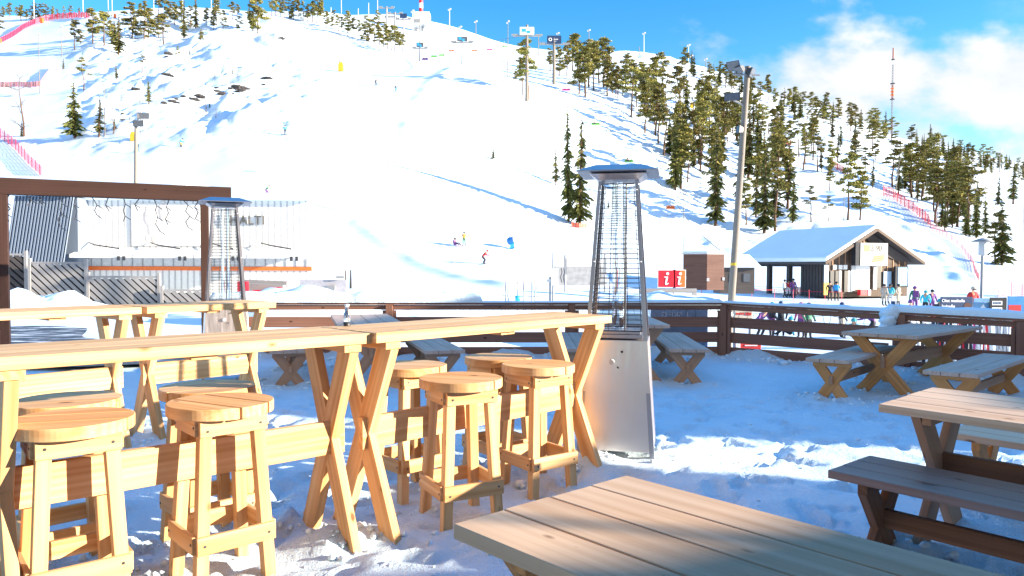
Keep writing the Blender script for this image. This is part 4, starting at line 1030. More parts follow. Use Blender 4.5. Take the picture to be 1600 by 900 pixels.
def roofpoly(ov0, ov1, zt, thick, se):
    vs = []; 
    for l in (ov0, ov1):
        for s, z in ((-se, pz(0)-se*(ZA-ZE)/(Wg/2)), (Wg/2, ZA), (Wg+se, pz(0)-se*(ZA-ZE)/(Wg/2))):
            vs += [G(s, l, z+zt), G(s, l, z+zt+thick)]
    f = [(0, 2, 3, 1), (2, 4, 5, 3), (6, 7, 9, 8), (8, 9, 11, 10), (1, 3, 9, 7), (3, 5, 11, 9), (0, 6, 8, 2), (2, 8, 10, 4), (0, 1, 7, 6), (4, 10, 11, 5)]
    return vs, f
b = MB(); vs, f = roofpoly(-.9, Lg+.5, -.22, .2, .75); b.add(vs, f); b.build('roof', M['cabin_dark'], t)
b = MB(); vs, f = roofpoly(-.88, Lg+.48, -.018, .42, .72); b.add(vs, f); b.build('roof_snow', snow('roof_snow', (.88, .91, .94), 3, .4), t, .12)
b = MB()
for sgn in (0, 1):
    p0, p1 = (G(-.75, -.93, pz(0)-.75*(ZA-ZE)/(Wg/2)-.12), G(Wg/2, -.93, ZA-.12)) if sgn == 0 else (G(Wg/2, -.93, ZA-.12), G(Wg+.75, -.93, pz(0)-.75*(ZA-ZE)/(Wg/2)-.12))
    b.board(p0, p1, .26, .05, (0, 0, 1))
b.build('bargeboard', M['cabin'], t)
b = MB(); b.prism([G(Wg*.44, -.08, pz(Wg*.44)-.5), G(Wg*.5, -.08, ZA-.42), G(Wg+.15, -.08, pz(Wg+.15)-.3), G(Wg-1.9, -.08, ZE-.25), G(Wg*.62, -.08, pz(Wg*.62)-1.7)], tuple(-k_*.06)); b.build('gable_panel', M['cabin_dark'], t)
def gpx(px):       # pixel column -> distance along the gable
    d = ray(px, 430); o = c0; A2 = np.array([[d.x, -g.x], [d.y, -g.y]]); r_ = np.linalg.solve(A2, [o.x, o.y]); return r_[1], r_[0]
def gbox(px0, px1, py0, py1, dep, mat, name, out=.0, parent=None):
    s0, t0 = gpx(px0); s1, _ = gpx(px1); d0 = ray((px0+px1)/2, py0)*t0; d1 = ray((px0+px1)/2, py1)*t0; za, zb = CAMH+d0.z-c0.z, CAMH+d1.z-c0.z
    b = MB(); b.prism([G(s0, -out, zb), G(s1, -out, zb), G(s1, -out-dep, zb), G(s0, -out-dep, zb)], (0, 0, za-zb)); return b.build(name, mat, parent or t), (s0+s1)/2, (za+zb)/2, za-zb
sg_, s_, z_, h_ = gbox(1330, 1372, 380, 415, .6, plain('sign_face', (.34, .34, .33), .5, 0, .05), 'sign_box', .5)
ang = ga
def gtext(txt, s, z, size, mat, out, parent, nm='lettering'):
    o = text_mesh(nm, txt, size, mat, parent, G(s, -out, z), (math.pi/2, 0, ang), .01); return o
gtext('3.90', s_+.25, z_+.55, .8, plain('sign_print', (.05, .045, .04), .6), 1.115, sg_)
b = MB(); b.prism([G(s_-1.25, -1.105, z_+.25), G(s_-.55, -1.105, z_+.25), G(s_-.55, -1.12, z_+.25), G(s_-1.25, -1.12, z_+.25)], (0, 0, .62)); b.build('yellow_mark', plain('sign_yellow', (.30, .25, .06), .6), sg_)
b = MB()
for i in range(3): b.prism([G(s_-.25+.1*i, -1.105, z_-.75+.2*i), G(s_+1.15+.05*i, -1.105, z_-.6+.2*i), G(s_+1.15+.05*i, -1.12, z_-.6+.2*i), G(s_-.25+.1*i, -1.12, z_-.75+.2*i)], (0, 0, .17))
b.build('orange_lettering', plain('sign_orange', (.50, .13, .04), .6), sg_)
sb, *_r = gbox(1323, 1330, 379, 414, .55, M['dark'], 'sign_side', .5)
gbox(1334, 1356, 415, 452, .12, M['white'], 'door', .1); gbox(1328, 1334, 415, 455, .1, M['lgrey'], 'door_jamb', .1)
for a_, c_ in ((1296, 1302), (1304, 1309), (1318, 1324)): gbox(a_, c_, 423, 456, .05, M['black'], 'doorway', .07)
for a_, c_ in ((1310, 1313), (1324, 1331)): gbox(a_, c_, 423, 456, .05, M['white'], 'door_frame', .07)
for a_ in (1300, 1308.5, 1316): gbox(a_, a_+6, 414, 421, .05, M['white'], 'icon_sign', .1)
gbox(1286, 1293, 414, 441, .05, plain('poster_pale', (.22, .34, .46), .5), 'poster', .1); gbox(1286, 1294, 441, 461, .05, M['yellow'], 'poster', .1)
gbox(1368, 1375, 404, 450, .06, M['black'], 'doorway', .07); gbox(1362, 1367, 416, 452, .1, M['lgrey'], 'ski_stand', .15)
gbox(1379, 1391, 424, 448, .05, plain('poster_paleblue', (.30, .45, .62), .5), 'poster', .1)
fr_, s_, z_, h_ = gbox(1392, 1412, 416, 449, .25, M['dark'], 'poster_case', .3)
fr2, s_, z_, h_ = gbox(1395.5, 1410, 418, 446, .02, plain('poster_blue', (.10, .30, .55), .4), 'poster', .56)
fr2, s_, z_, h_ = gbox(1396.5, 1409, 421, 424, .012, M['white'], 'poster_title', .585)
for a_, c_, mt in ((1336, 1346, 'red'), (1348, 1352, 'lgrey')): gbox(a_-1, c_-1, 452, 461, .4, M[mt], 'step_box', .4)
# ------------------------------------------------------------------ banners
def banner(label, px0, px1, py0, py1, Y, mat, cat='banner', legs=True, tilt=0.0, zg=-2.1):
    a, c = at(px0, py1, Y), at(px1, py0, Y); t = thing('banner', label, cat, (a.x, Y, a.z)); W_, H_ = c.x-a.x, c.z-a.z
    b = MB(); b.box((W_/2, 0, H_/2), (W_, .04, H_)); b.build('panel', mat, t, .01)
    if legs:
        for s in (.08, .92): b = MB(); b.tube((W_*s, .05, zg-a.z), (W_*s, .05, H_*.9), .03, .03, 8); b.build('post', M['grey'], t)
    return t, W_, H_
t, W_, H_ = banner('dark navy banner reading Olet matkalla huipulle, beyond the right fence', 1469, 1520, 464, 489, 30, M['navy'])
text_mesh('lettering', 'Olet matkalla', .17, M['white'], t, (.04, -.026, H_*.76), align='LEFT', bold=.004); text_mesh('lettering', 'huipulle', .17, M['white'], t, (.04, -.026, H_*.42), align='LEFT', bold=.004)
b = MB(); p = (W_*.83, -.03, H_*.35)
b.prism([(p[0]+.16*math.cos(a), -.021, p[2]+.2*math.sin(a)) for a in np.linspace(0, 2*math.pi, 13)[:-1]], (0, -.006, 0)); b.build('printed_portrait', M['shed'], t)
t, W_, H_ = banner('pale blue snow-scene banner right of the navy one, behind the round-topped lamp', 1521, 1546, 466, 489, 30.2, plain('banner_sky', (.16, .34, .55), .5))
b = MB(); b.prism([(W_*.1, -.021, 0), (W_*.95, -.021, 0), (W_*.6, -.021, H_*.6), (W_*.4, -.021, H_*.35)], (0, -.006, 0)); b.build('printed_peak', M['white'], t)
t, W_, H_ = banner('dark banner with two white boxed name plates, third along the row', 1546, 1573, 465, 490, 30, M['dark'])
for z_, tx in ((.66, range(6)), (.26, range(5))):
    b = MB(); b.box((W_*.42, -.024, H_*z_), (W_*.6, .008, H_*.26)); pl = b.build('name_plate', M['white'], t)
    for q in np.linspace(-.21, .21, len(tx)): b = MB(); b.box((W_*(.42+q), -.031, H_*z_), (W_*.045, .008, H_*.14)); b.build('printed_block', M['navy'], pl)
t, W_, H_ = banner('blue banner with a dark red lower block at the right end of the row', 1574, 1640, 463, 490, 30.1, M['blue'])
b = MB(); b.box((.28, -.024, H_*.3), (.5, .008, H_*.4)); b.build('red_block', M['redcloth'], t)
# banner hung outside the long fence section: its back shows reversed letters
t, W_, H_ = banner('blue-grey banner hung outside the fence, its white letters seen reversed', 1016, 1106, 481, 560, 12.35, plain('banner_back', (.32, .40, .56), .7), legs=False)
text_mesh('lettering', 'I  SKE G', .13, plain('banner_letters', (.75, .78, .84), .7), t, (W_*.42, -.026, H_*.86), flip=True)
t, W_, H_ = banner('pale poster with red print standing beyond the slanting fence', 1147, 1176, 484, 500, 14, plain('poster_cream', (.62, .55, .45), .6), legs=True, zg=-1.4)
b = MB(); b.box((W_*.3, -.024, H_*.62), (W_*.45, .008, .03)); b.box((W_*.75, -.024, H_*.6), (W_*.3, .008, .05)); b.build('printed_lines', M['redcloth'], t)
t, W_, H_ = banner('white notice with red panel low beyond the slanting fence', 1149, 1189, 530, 546, 13.6, M['redcloth'], zg=-1.4)
b = MB(); b.box((W_*.09, -.024, H_*.5), (W_*.18, .008, H_*.9)); b.box((W_*.6, -.024, H_*.7), (W_*.6, .008, .02)); b.box((W_*.6, -.024, H_*.4), (W_*.5, .008, .02)); b.build('printed_lines', M['whitecloth'], t)

# ------------------------------------------------------------------ people
def person_mesh(name, joints, bones, mats, picker):
    """one continuous skinned body; faces take jacket / trousers / skin / boots by nearest joint"""
    ks = list(joints); me = bpy.data.meshes.new(name); me.from_pydata([joints[k][0] for k in ks], [(ks.index(a), ks.index(c)) for a, c in bones], []); me.update()
    o = bpy.data.objects.new(name, me); COL.objects.link(o)
    sk = o.modifiers.new('skin', 'SKIN'); sk.use_smooth_shade = True
    lay = me.skin_vertices[0] if len(me.skin_vertices) else None
    if lay is None:
        bm = bmesh.new(); bm.from_mesh(me); bm.verts.layers.skin.verify(); bm.to_mesh(me); bm.free(); lay = me.skin_vertices[0]
    for i, k in enumerate(ks): lay.data[i].radius = (joints[k][1],)*2; lay.data[i].use_root = (k == 'pelvis')
    o.modifiers.new('sub', 'SUBSURF').levels = 1; o.modifiers['sub'].render_levels = 1
    dg = bpy.context.evaluated_depsgraph_get(); m2 = bpy.data.meshes.new_from_object(o.evaluated_get(dg)); bpy.data.objects.remove(o)
    m2.materials.clear()
    for m in mats: m2.materials.append(m)
    pts = [(Vector(joints[k][0]), picker(k)) for k in ks]
    mids = [((Vector(joints[a][0])*.5+Vector(joints[c][0])*.5), picker(c)) for a, c in bones]
    for p in m2.polygons:
        p.material_index = min(pts+mids, key=lambda q: (q[0]-p.center).length)[1]; p.use_smooth = True
    return m2
def pose(kind):
    J = {}
    if kind in ('stand', 'walk', 'carry'):
        w = .16 if kind == 'walk' else .03
        J = dict(pelvis=((0, 0, .93), .145), waist=((0, 0, 1.08), .14), chest=((0, .0, 1.30), .165), neck=((0, -.01, 1.47), .06), head=((0, -.03, 1.60), .10), crown=((0, -.02, 1.70), .085),
                 hipl=((-.10, 0, .88), .105), kneel=((-.12, -w, .50), .075), ankl=((-.13, w*.4, .10), .055), toel=((-.14, w*.4-.18, .05), .045),
                 hipr=((.10, 0, .88), .105), kneer=((.12, w*.5, .50), .075), ankr=((.13, -w*.6, .10), .055), toer=((.14, -w*.6-.18, .05), .045),
                 shl=((-.20, 0, 1.40), .075), ell=((-.29, .03, 1.14), .058), wrl=((-.27, -.12, .93), .042), hdl=((-.265, -.17, .86), .04),
                 shr=((.20, 0, 1.40), .075), elr=((.30, .04, 1.14), .058), wrr=((.27, -.14, .95), .042), hdr=((.265, -.19, .88), .04))
    elif kind in ('ski', 'lean'):
        f = .22 if kind == 'lean' else .12
        J = dict(pelvis=((0, .16, .80), .145), waist=((0, .06, .95), .14), chest=((0, -f, 1.12), .165), neck=((0, -f-.10, 1.27), .06), head=((0, -f-.18, 1.38), .105), crown=((0, -f-.19, 1.47), .09),
                 hipl=((-.11, .14, .74), .105), kneel=((-.15, -.14, .45), .08), ankl=((-.16, .05, .12), .06), toel=((-.16, -.14, .06), .05),
                 hipr=((.11, .14, .74), .105), kneer=((.15, -.14, .45), .08), ankr=((.16, .05, .12), .06), toer=((.16, -.14, .06), .05),
                 shl=((-.20, -f, 1.20), .078), ell=((-.36, -f-.02, .98), .058), wrl=((-.40, -f-.24, .92), .042), hdl=((-.40, -f-.31, .92), .04),
                 shr=((.20, -f, 1.20), .078), elr=((.36, -f-.02, .98), .058), wrr=((.40, -f-.24, .92), .042), hdr=((.40, -f-.31, .92), .04))
    else:  # sitting in the snow
        J = dict(pelvis=((0, .1, .18), .15), waist=((0, .14, .34), .14), chest=((0, .10, .56), .165), neck=((0, .05, .72), .06), head=((0, .02, .84), .105), crown=((0, .02, .93), .09),
                 hipl=((-.12, .02, .18), .105), kneel=((-.2, -.36, .38), .08), ankl=((-.2, -.66, .10), .06), toel=((-.2, -.74, .16), .05),
                 hipr=((.12, .02, .18), .105), kneer=((.2, -.36, .38), .08), ankr=((.2, -.66, .10), .06), toer=((.2, -.74, .16), .05),
                 shl=((-.20, .08, .64), .078), ell=((-.32, -.05, .44), .058), wrl=((-.28, -.28, .36), .042), hdl=((-.26, -.34, .36), .04),
                 shr=((.20, .08, .64), .078), elr=((.34, .14, .42), .058), wrr=((.38, .22, .18), .042), hdr=((.40, .24, .10), .04))
    return J
BONES = [('pelvis', 'waist'), ('waist', 'chest'), ('chest', 'neck'), ('neck', 'head'), ('head', 'crown'), ('pelvis', 'hipl'), ('hipl', 'kneel'), ('kneel', 'ankl'), ('ankl', 'toel'), ('pelvis', 'hipr'), ('hipr', 'kneer'), ('kneer', 'ankr'), ('ankr', 'toer'),
         ('chest', 'shl'), ('shl', 'ell'), ('ell', 'wrl'), ('wrl', 'hdl'), ('chest', 'shr'), ('shr', 'elr'), ('elr', 'wrr'), ('wrr', 'hdr')]
def pick(k):
    if k in ('waist', 'chest') or k[:2] in ('sh', 'el', 'wr'): return 0
    if k in ('neck', 'head', 'crown'): return 2
    if k[:2] in ('hd', 'to', 'an'): return 3
    return 1
_pm = {}
def person(label, p, kind, rz, jacket, trousers, hat, gear=None, board=None, scale=1.0, group=None):
    key = (kind, jacket, trousers)
    t = thing('person', label, 'person', p, R(rz), group); t.scale = (scale,)*3
    if key not in _pm: _pm[key] = person_mesh('body', pose(kind), BONES, [M[jacket], M[trousers], M['skin'], M['dark']], pick)
    b = bpy.data.objects.new('body', _pm[key]); COL.objects.link(b); b.parent = t
    J = pose(kind); hd = Vector(J['head'][0]); h = MB(); h.lathe([(.112, .0), (.122, .05), (.115, .11), (.07, .16), (.01, .175)], 12, hd+Vector((0, .01, -.005))); h.build('helmet', M[hat], t)
    g = MB(); g.box(hd+Vector((0, -.10, .0)), (.16, .06, .06)); g.build('goggles', M['black'], t)
    if gear == 'ski':
        for s in (-1, 1):
            k = MB(); k.box((s*.15, -.06, .02), (.09, 1.6, .022)); k.add([(s*.15-.045, -.86, .01), (s*.15+.045, -.86, .01), (s*.15+.03, -1.0, .09), (s*.15-.03, -1.0, .09)], [(0, 1, 2, 3)]); k.build('ski', M[board or 'red'], t)
            hh = Vector(J['hdl' if s < 0 else 'hdr'][0]); k = MB(); k.tube(hh+Vector((0, 0, .08)), (hh.x+s*.1, hh.y+.35, .02), .012, .01, 5); k.build('ski_pole', M['black'], t)
    elif gear == 'board':
        k = MB(); f = Vector(J['toel'][0])*.5+Vector(J['toer'][0])*.5; k.box((0, f.y+.08, .02), (1.45, .27, .03)); k.build('snowboard', M[board or 'black'], t)
    elif gear == 'pack':
        k = MB(); k.box((0, .2, 1.26), (.32, .2, .44)); k.build('backpack', M[board or 'dark'], t, .04)
    return t
def onhill(px, py): return tpix(px, py)
person('skier in black standing highest on the broad piste', onhill(588, 134), 'ski', 60, 'dark', 'dark', 'black', 'ski', 'black')
person('skier in black jacket and turquoise trousers on the broad piste', onhill(619, 145), 'ski', -40, 'dark', 'cyan', 'black', 'ski', 'cyan')
person('small skier in a pale turquoise jacket midway down the piste', onhill(447, 214), 'stand', 20, 'teal', 'dark', 'dark', 'board', 'dark')
person('skier in blue jacket and orange trousers beside the rough slope', onhill(285, 232), 'ski', 80, 'skyblue', 'ochre', 'dark', 'ski', 'orange')
person('dark skier half hidden behind the floodlight pole at the left', onhill(216.5, 240), 'stand', 0, 'dark', 'dark', 'purple', 'ski', 'black')
person('snowboarder leaning over above the white restaurant roof', onhill(418, 307), 'lean', 70, 'greencloth', 'purple', 'dark', 'board', 'pink')
person('person in purple sitting in the snow beside a standing instructor', onhill(711, 386), 'sit', 60, 'purple', 'purple', 'dark', 'board', 'pink')
person('person standing in a long ochre jacket on the lower slope', onhill(725, 387), 'stand', 10, 'ochre', 'greencloth', 'dark')
person('snowboarder in red crouching on the lower slope', onhill(756, 413), 'lean', 75, 'redcloth', 'dark', 'redcloth', 'board', 'black')
def crowd(label, px, Y, kind, rz, j, tr, hat, gear=None, bd=None, sc=1.0, dz=0.0):
    p = tpt(px, Y); p.z += dz; return person(label, p, kind, rz, j, tr, hat, gear, bd, sc)
crowd('person in pale jacket at the porch of the lift station, left of three', 1226, 71, 'walk', 40, 'whitecloth', 'dark', 'dark')
crowd('person in red jacket at the porch of the lift station, middle of three', 1232.5, 71.5, 'stand', -30, 'redcloth', 'whitecloth', 'dark')
crowd('person in blue-violet overall at the porch of the lift station, right of three', 1239.5, 71, 'stand', 10, 'purple', 'navy', 'dark', None, None, 1.06)
crowd('person in black at the ticket windows, beside the blue jacket', 1297, 66, 'stand', 160, 'dark', 'dark', 'black')
crowd('person in bright blue jacket at the ticket windows behind the red net', 1307.5, 65.5, 'walk', 150, 'blue', 'dark', 'dark', 'pack', 'skyblue')
crowd('person in pale beige jacket with skis beside the poster case', 1382, 60, 'stand', 120, 'beige', 'beige', 'dark', 'ski', 'beige')
crowd('person in light turquoise jacket in front of the blue poster case', 1392, 60, 'walk', -60, 'cyan', 'whitecloth', 'dark')
crowd('person in beige with wide trousers right of the blue poster case', 1404, 60, 'stand', 30, 'beige', 'beige', 'dark')
crowd('tall person in grey-green jacket right of the lift station', 1430, 53, 'stand', 170, 'greencloth', 'purple', 'purple', 'pack', 'purple', 1.1)
crowd('person in turquoise jacket right of the grey-green jacket', 1447, 51, 'walk', 150, 'cyan', 'dark', 'teal')
crowd('slim person in violet behind the turquoise jacket', 1457, 52, 'stand', 0, 'purple', 'purple', 'dark')
crowd('person in white top bending before the turquoise jacket', 1446, 42, 'lean', 50, 'whitecloth', 'redcloth', 'whitecloth', None, None, .9, -.3)
crowd('child in red beside the navy banner', 1459, 42, 'stand', 30, 'redcloth', 'redcloth', 'redcloth', None, None, .75)
crowd('person in dark teal jacket just left of the navy banner', 1469, 40, 'stand', 120, 'purple', 'dark', 'teal', 'pack', 'dark')
crowd('person in dark jacket behind the right fence section', 1424, 39, 'stand', 180, 'dark', 'purple', 'purple')
crowd('person in wide bright blue jacket behind the snowy corner post', 1397, 34, 'walk', 150, 'skyblue', 'dark', 'navy', None, None, 1.0, .15)
crowd('person with brown cap seen above the pale blue banner', 1521, 44, 'stand', 0, 'redcloth', 'dark', 'beige', None, None, 1.12, .35)
CR = [(1188, 36, 'lean', 'purple', 'dark', 'purple', 'person in violet bending down, leftmost behind the slanting fence'), (1207, 36, 'stand', 'dark', 'pink', 'teal', 'person with a turquoise helmet and pink trousers behind the slanting fence'),
      (1221, 37, 'stand', 'dark', 'dark', 'navy', 'person in black with a navy hat behind the slanting fence'), (1236, 37, 'sit', 'cyan', 'dark', 'cyan', 'person in turquoise sitting low behind the slanting fence'),
      (1253, 36, 'stand', 'pink', 'purple', 'pink', 'person in pink hat and jacket behind the slanting fence'), (1264, 35.5, 'stand', 'greencloth', 'dark', 'dark', 'person in dark green long jacket behind the slanting fence'),
      (1316, 36, 'stand', 'dark', 'beige', 'navy', 'lone person with a navy hat and grey trousers behind the slanting fence'), (1335, 36, 'sit', 'teal', 'skyblue', 'teal', 'person in blue-green sitting right of the lone navy hat'),
      (1362, 36, 'lean', 'purple', 'dark', 'dark', 'person in violet bending beside the snowy corner post')]
for i, (px, Y, kd, j, tr, ht, lb) in enumerate(CR): crowd(lb, px, Y, kd, 30+70*i, j, tr, ht, None, None, 1.0, .0)

# skis parked in racks beyond the right fence
sk = MB(); sk.box((0, 0, .82), (.09, .02, 1.64)); sk.add([(-.045, 0, 1.64), (.045, 0, 1.64), (.025, -.05, 1.76), (-.025, -.05, 1.76)], [(0, 1, 2, 3)]); 
SKM = [sk.mesh('parked_ski', M[m_]) for m_ in ('white', 'dark', 'red', 'navy', 'magenta', 'lgrey', 'dark', 'white')]
rnd = random.Random(11)
rk = thing('ski_stand', 'low rail stand holding the parked skis beyond the right fence', 'ski rack', tpt(1430, 26.5)); e = tpt(1610, 25)-Vector(rk.location); b = MB(); b.board((0, .1, .9), (e.x, e.y+.1, e.z+.9), .08, .05, (0, 0, 1)); b.build('rail', M['grey'], rk)
for s in (0, .25, .5, .75, 1): b = MB(); b.tube((e.x*s, e.y*s+.1, e.z*s-.2), (e.x*s, e.y*s+.1, e.z*s+.9), .03, .03, 6); b.build('post', M['grey'], rk)
for i in range(64):
    s = i/63; px = 1428+s*184; Y = 26.3-1.5*s; p = tpt(px+rnd.uniform(-.6, .6), Y); k = rnd.randrange(8); o = bpy.data.objects.new('parked_ski', SKM[k]); COL.objects.link(o)
    o.location = (p.x, p.y, p.z-.05-rnd.uniform(0, .08)); o.rotation_euler = (R(rnd.uniform(-6, -2)), R(rnd.uniform(-5, 5)), R(rnd.uniform(-15, 15))); 
    tag(o, 'ski parked upright in the rack behind the right fence, one of a dense row', 'ski', 'skis parked upright in the rack')

# ------------------------------------------------------------------ lamp posts and masts
def floodlight(b_h, b_g, c, d, w=.42, h=.30):
    c = Vector(c); d = Vector(d).normalized(); s = d.cross(Vector((0, 0, 1))).normalized(); u = s.cross(d).normalized()
    V = [c+s*(x*w/2)+u*(y*h/2) for x, y in ((-1, -1), (1, -1), (1, 1), (-1, 1))]; B_ = [c-d*.16+s*(x*w/3.2)+u*(y*h/3.2) for x, y in ((-1, -1), (1, -1), (1, 1), (-1, 1))]
    b_h.add(B_+V, [(3, 2, 1, 0), (4, 5, 6, 7), (0, 1, 5, 4), (1, 2, 6, 5), (2, 3, 7, 6), (3, 0, 4, 7)])
    W_ = [v+(c-v)*.12+d*.004 for v in V]; b_g.add(W_, [(0, 1, 2, 3)])
pb = at(1150, 490, 22.5); pb.z = -2.1; pt = at(1168.5, 104, 22.5); pb.x = pt.x-(pt.z-pb.z)*.058
t = thing('lamp_post', 'tall leaning pole with several floodlights in front of the lift station', 'lamp post', tuple(pb)); d = pt-pb
b = MB(); b.tube((0, 0, 0), d, .118, .085, 14); b.build('pole', M['pole_wood'], t)
b = MB(); b.tube(d*.38-Vector((0, 0, .04)), d*.38+Vector((0, 0, .04)), .112, .112, 14); b.build('band', M['yellow'], t)
def fl(px, py, Y, dirv, w, h, parent, base):
    c = at(px, py, Y)-base; bh, bg = MB(), MB(); floodlight(bh, bg, c, dirv, w, h); o = bh.build('floodlight', M['lamphead'], parent); bg.build('lens', M['lampglass'], o); return c
cs = [fl(1146, 103, 22.4, (-.5, -.6, -.55), .40, .30, t, pb), fl(1154, 110, 22.3, (-.7, -.3, -.6), .30, .22, t, pb), fl(1176, 114, 22.4, (.75, -.5, -.35), .37, .27, t, pb), fl(1144, 151, 22.3, (-.35, -.85, -.30), .46, .24, t, pb), fl(1153, 202, 22.4, (-.9, -.3, .1), .16, .22, t, pb)]
b = MB(); b.tube(d*.985+Vector((-.45, -.05, -.1)), d*.985+Vector((.35, -.05, -.12)), .03, .03, 6); b.tube(cs[3]+Vector((0, .1, -.05)), d*.875+Vector((.05, 0, 0)), .028, .028, 6)
for c in cs[:3]: b.tube(c+(d*.985-c)*.1, d*.985+Vector(((c.x-d.x)*.8, -.05, -.1)), .022, .022, 6)
b.build('bracket', M['grey'], t)
pb = tpt(211.5, 60); pb.z -= .3; t = thing('lamp_post', 'brown pole with floodlights rising behind the timber frame at the left', 'lamp post', tuple(pb)); pt = at(212.5, 196, 60)-pb
b = MB(); b.tube((0, 0, 0), pt, .17, .13, 10); b.build('pole', M['pole_wood'], t)
for px, py, dv in ((214, 182, (-.8, -.4, -.1)), (224, 181, (.2, -1, .15)), (216, 193, (0, -1, -.1))): fl(px, py, 59.8, dv, .85, .5, t, pb)
p = tpt(1534, 31); p.z -= .3; t = thing('lamp_post', 'round-topped park lamp with a flat disc hat, at the right', 'lamp post', tuple(p)); H_ = at(1535, 372, 31).z-p.z; 
b = MB(); b.tube((0, 0, 0), (0, 0, H_-.72), .07, .055, 12); b.build('pole', M['grey'], t)
b = MB(); b.lathe([(.14, H_-.72), (.155, H_-.68), (.155, H_-.2), (.12, H_-.12)], 18); b.build('lamp_body', M['lgrey'], t)
b = MB(); b.lathe([(.40, H_-.16), (.42, H_-.13), (.25, H_-.06), (.06, H_), (.01, H_+.01)], 24); b.build('disc_hat', M['grey'], t)
MAST = [(67, 55, 146, 1), (102, 43, 90, 1), (60, 0, 35, 0), (136, -8, 27, 0), (175, -8, 31, 0), (181, -8, 31, 0), (532, 32, 112, 1), (651, 188, 305, 1), (1068.5, 295, 440, 0), (223, 118, 218, 0), (167, 143, 216, 0), (245, -6, 22, 0), (290, -4, 16, 0), (334, -6, 17, 0), (339, -6, 17, 0),
        (467, -4, 22, 0), (519, 11, 22, 0), (535, -6, 20, 0), (561, 13, 30, 0), (577, 5, 31, 0), (591, -6, 28, 0), (645, 18, 93, 1), (656, 24, 70, 0), (702, 15, 50, 1), (704, 44, 98, 1), (743, 34, 64, 1), (719, 43, 52, 1), (792, 36, 133, 1), (755, 70, 101, 0),
        (840, 54, 88, 0), (870, 43, 70, 1), (918, 41, 75, 1), (1003, 53, 86, 1), (996, 73, 87, 0), (1072, 68, 94, 1), (1077, 88, 116, 1), (1099, 93, 116, 1), (1040, 97, 123, 0), (1114, 129, 180, 0), (1222, 138, 166, 1), (1257, 178, 226, 0), (1320, 184, 226, 1), (1462, 321, 356, 0), (1558, 236, 270, 1), (1597, 322, 380, 1), (1573, 285, 300, 0), (948, 98, 124, 1), (1396, 250, 309, 0), (1317, 296, 348, 0)]
mats_mast = [M['pole_wood'], M['lgrey']]
def near_word(px, py):
    if px < 150: return 'by the red netting at the far left'
    if px < 420: return 'among the pines of the left-hand crest'
    if px < 600: return 'on the left part of the summit ridge'
    if px < 780: return 'near the chairlift on the summit snow'
    if px < 950: return 'among the pines at the chairlift'
    if px < 1130: return 'on the rounded snow dome right of the chairlift'
    return 'among the trees of the right-hand slope'
SPEC = {(67, 55): 'wooden light mast standing alone on the left piste', (102, 43): 'wooden light mast on the upper left piste with a curved lamp', (532, 32): 'wooden light mast next to the yellow snow gun', (651, 188): 'lone thin wooden mast in the middle of the white slope', (1068.5, 295): 'thin dark mast left of the brown shed',
        (223, 118): 'pale wooden mast behind the floodlight pole at the left', (167, 143): 'bare wooden pole beside the small spruce at the left', (792, 36): 'thick wooden mast left of the tall single pine', (1597, 322): 'dark slim mast at the right edge of the photo', (1396, 250): 'leaning pale mast above the red netting on the right slope', (1462, 321): 'short pale mast beside the red netting on the right slope', (1114, 129): 'pale mast left of the tall leaning lamp pole'}
for i, (px, y0, y1, lamp) in enumerate(MAST):
    p = tpix(px, y1); Y = p.y; H_ = max(2.5, (y1-y0)*Y/F); r = max(.05, .00048*Y) 
    t = thing('light_mast', SPEC.get((px, y0), 'slim pale light mast '+near_word(px, y0)), 'mast', (p.x, p.y, p.z-.2), 0, None if (px, y0) in SPEC else 'slim light masts '+near_word(px, y0))
    ln = .10*H_ if px == 1396 else random.uniform(-.01, .01)*H_
    b = MB(); b.tube((0, 0, 0), (ln, 0, H_), r*1.25, r*.8, 8); b.build('pole', mats_mast[0] if y0 > 20 and px not in (1003, 1072) else M['lgrey'], t)
    if lamp:
        b = MB(); b.tube((ln-.25-r, 0, H_), (ln+.25+r, 0, H_-.05), r*.6, r*.6, 5); b.box((ln+r*2.5, -.2, H_+.1), (r*5, .4, r*4)); b.box((ln-r*2.5, -.1, H_-.3), (r*4, .4, r*4)); b.build('lamp_head', M['lgrey'], t)
M['brownred'] = plain('dull_red_paint', (.22, .03, .03), .6)
p = tpix(1389, 216); H_ = (216-74)*p.y/F; t = thing('radio_mast', 'very tall lattice radio mast banded in red and white against the clouds', 'mast', (p.x, p.y, p.z-1))
w = 1.9*p.y/F
for nm, mt, z0, z1 in (('red_section', 'brownred', 0, .2), ('white_section', 'grey', .2, .44), ('red_section', 'brownred', .44, .60), ('white_section', 'grey', .60, .82), ('tip_cylinder', 'brownred', .87, 1.0)):
    b = MB()
    if nm == 'tip_cylinder': b.tube((0, 0, H_*z0), (0, 0, H_*z1), w*.55, w*.5, 8)
    else:
        k = int((z1-z0)*40); q = [(w*.6*math.cos(a), w*.6*math.sin(a)) for a in (.3, 2.4, 4.5)]
        for i in range(k):
            a0, a1 = H_*(z0+(z1-z0)*i/k), H_*(z0+(z1-z0)*(i+1)/k)
            for j in range(3): b.tube((*q[j], a0), (*q[j], a1), w*.16, w*.16, 4, 0, False); b.tube((*q[j], a0), (*q[(j+1) % 3], a1), w*.1, w*.1, 4, 0, False)
    b.build(nm, M[mt], t)
b = MB()
for z_, rr in ((.2, 1.9), (.44, 1.9), (.61, 2.0), (.87, 1.5)): b.lathe([(w*rr, H_*z_), (w*rr, H_*z_+w*.5)], 8)
b.build('platform', M['dark'], t)
b = MB(); b.tube((0, 0, H_*.82), (0, 0, H_*.87), w*.25, w*.25, 6); b.build('upper_pole', M['lgrey'], t)
b = MB()
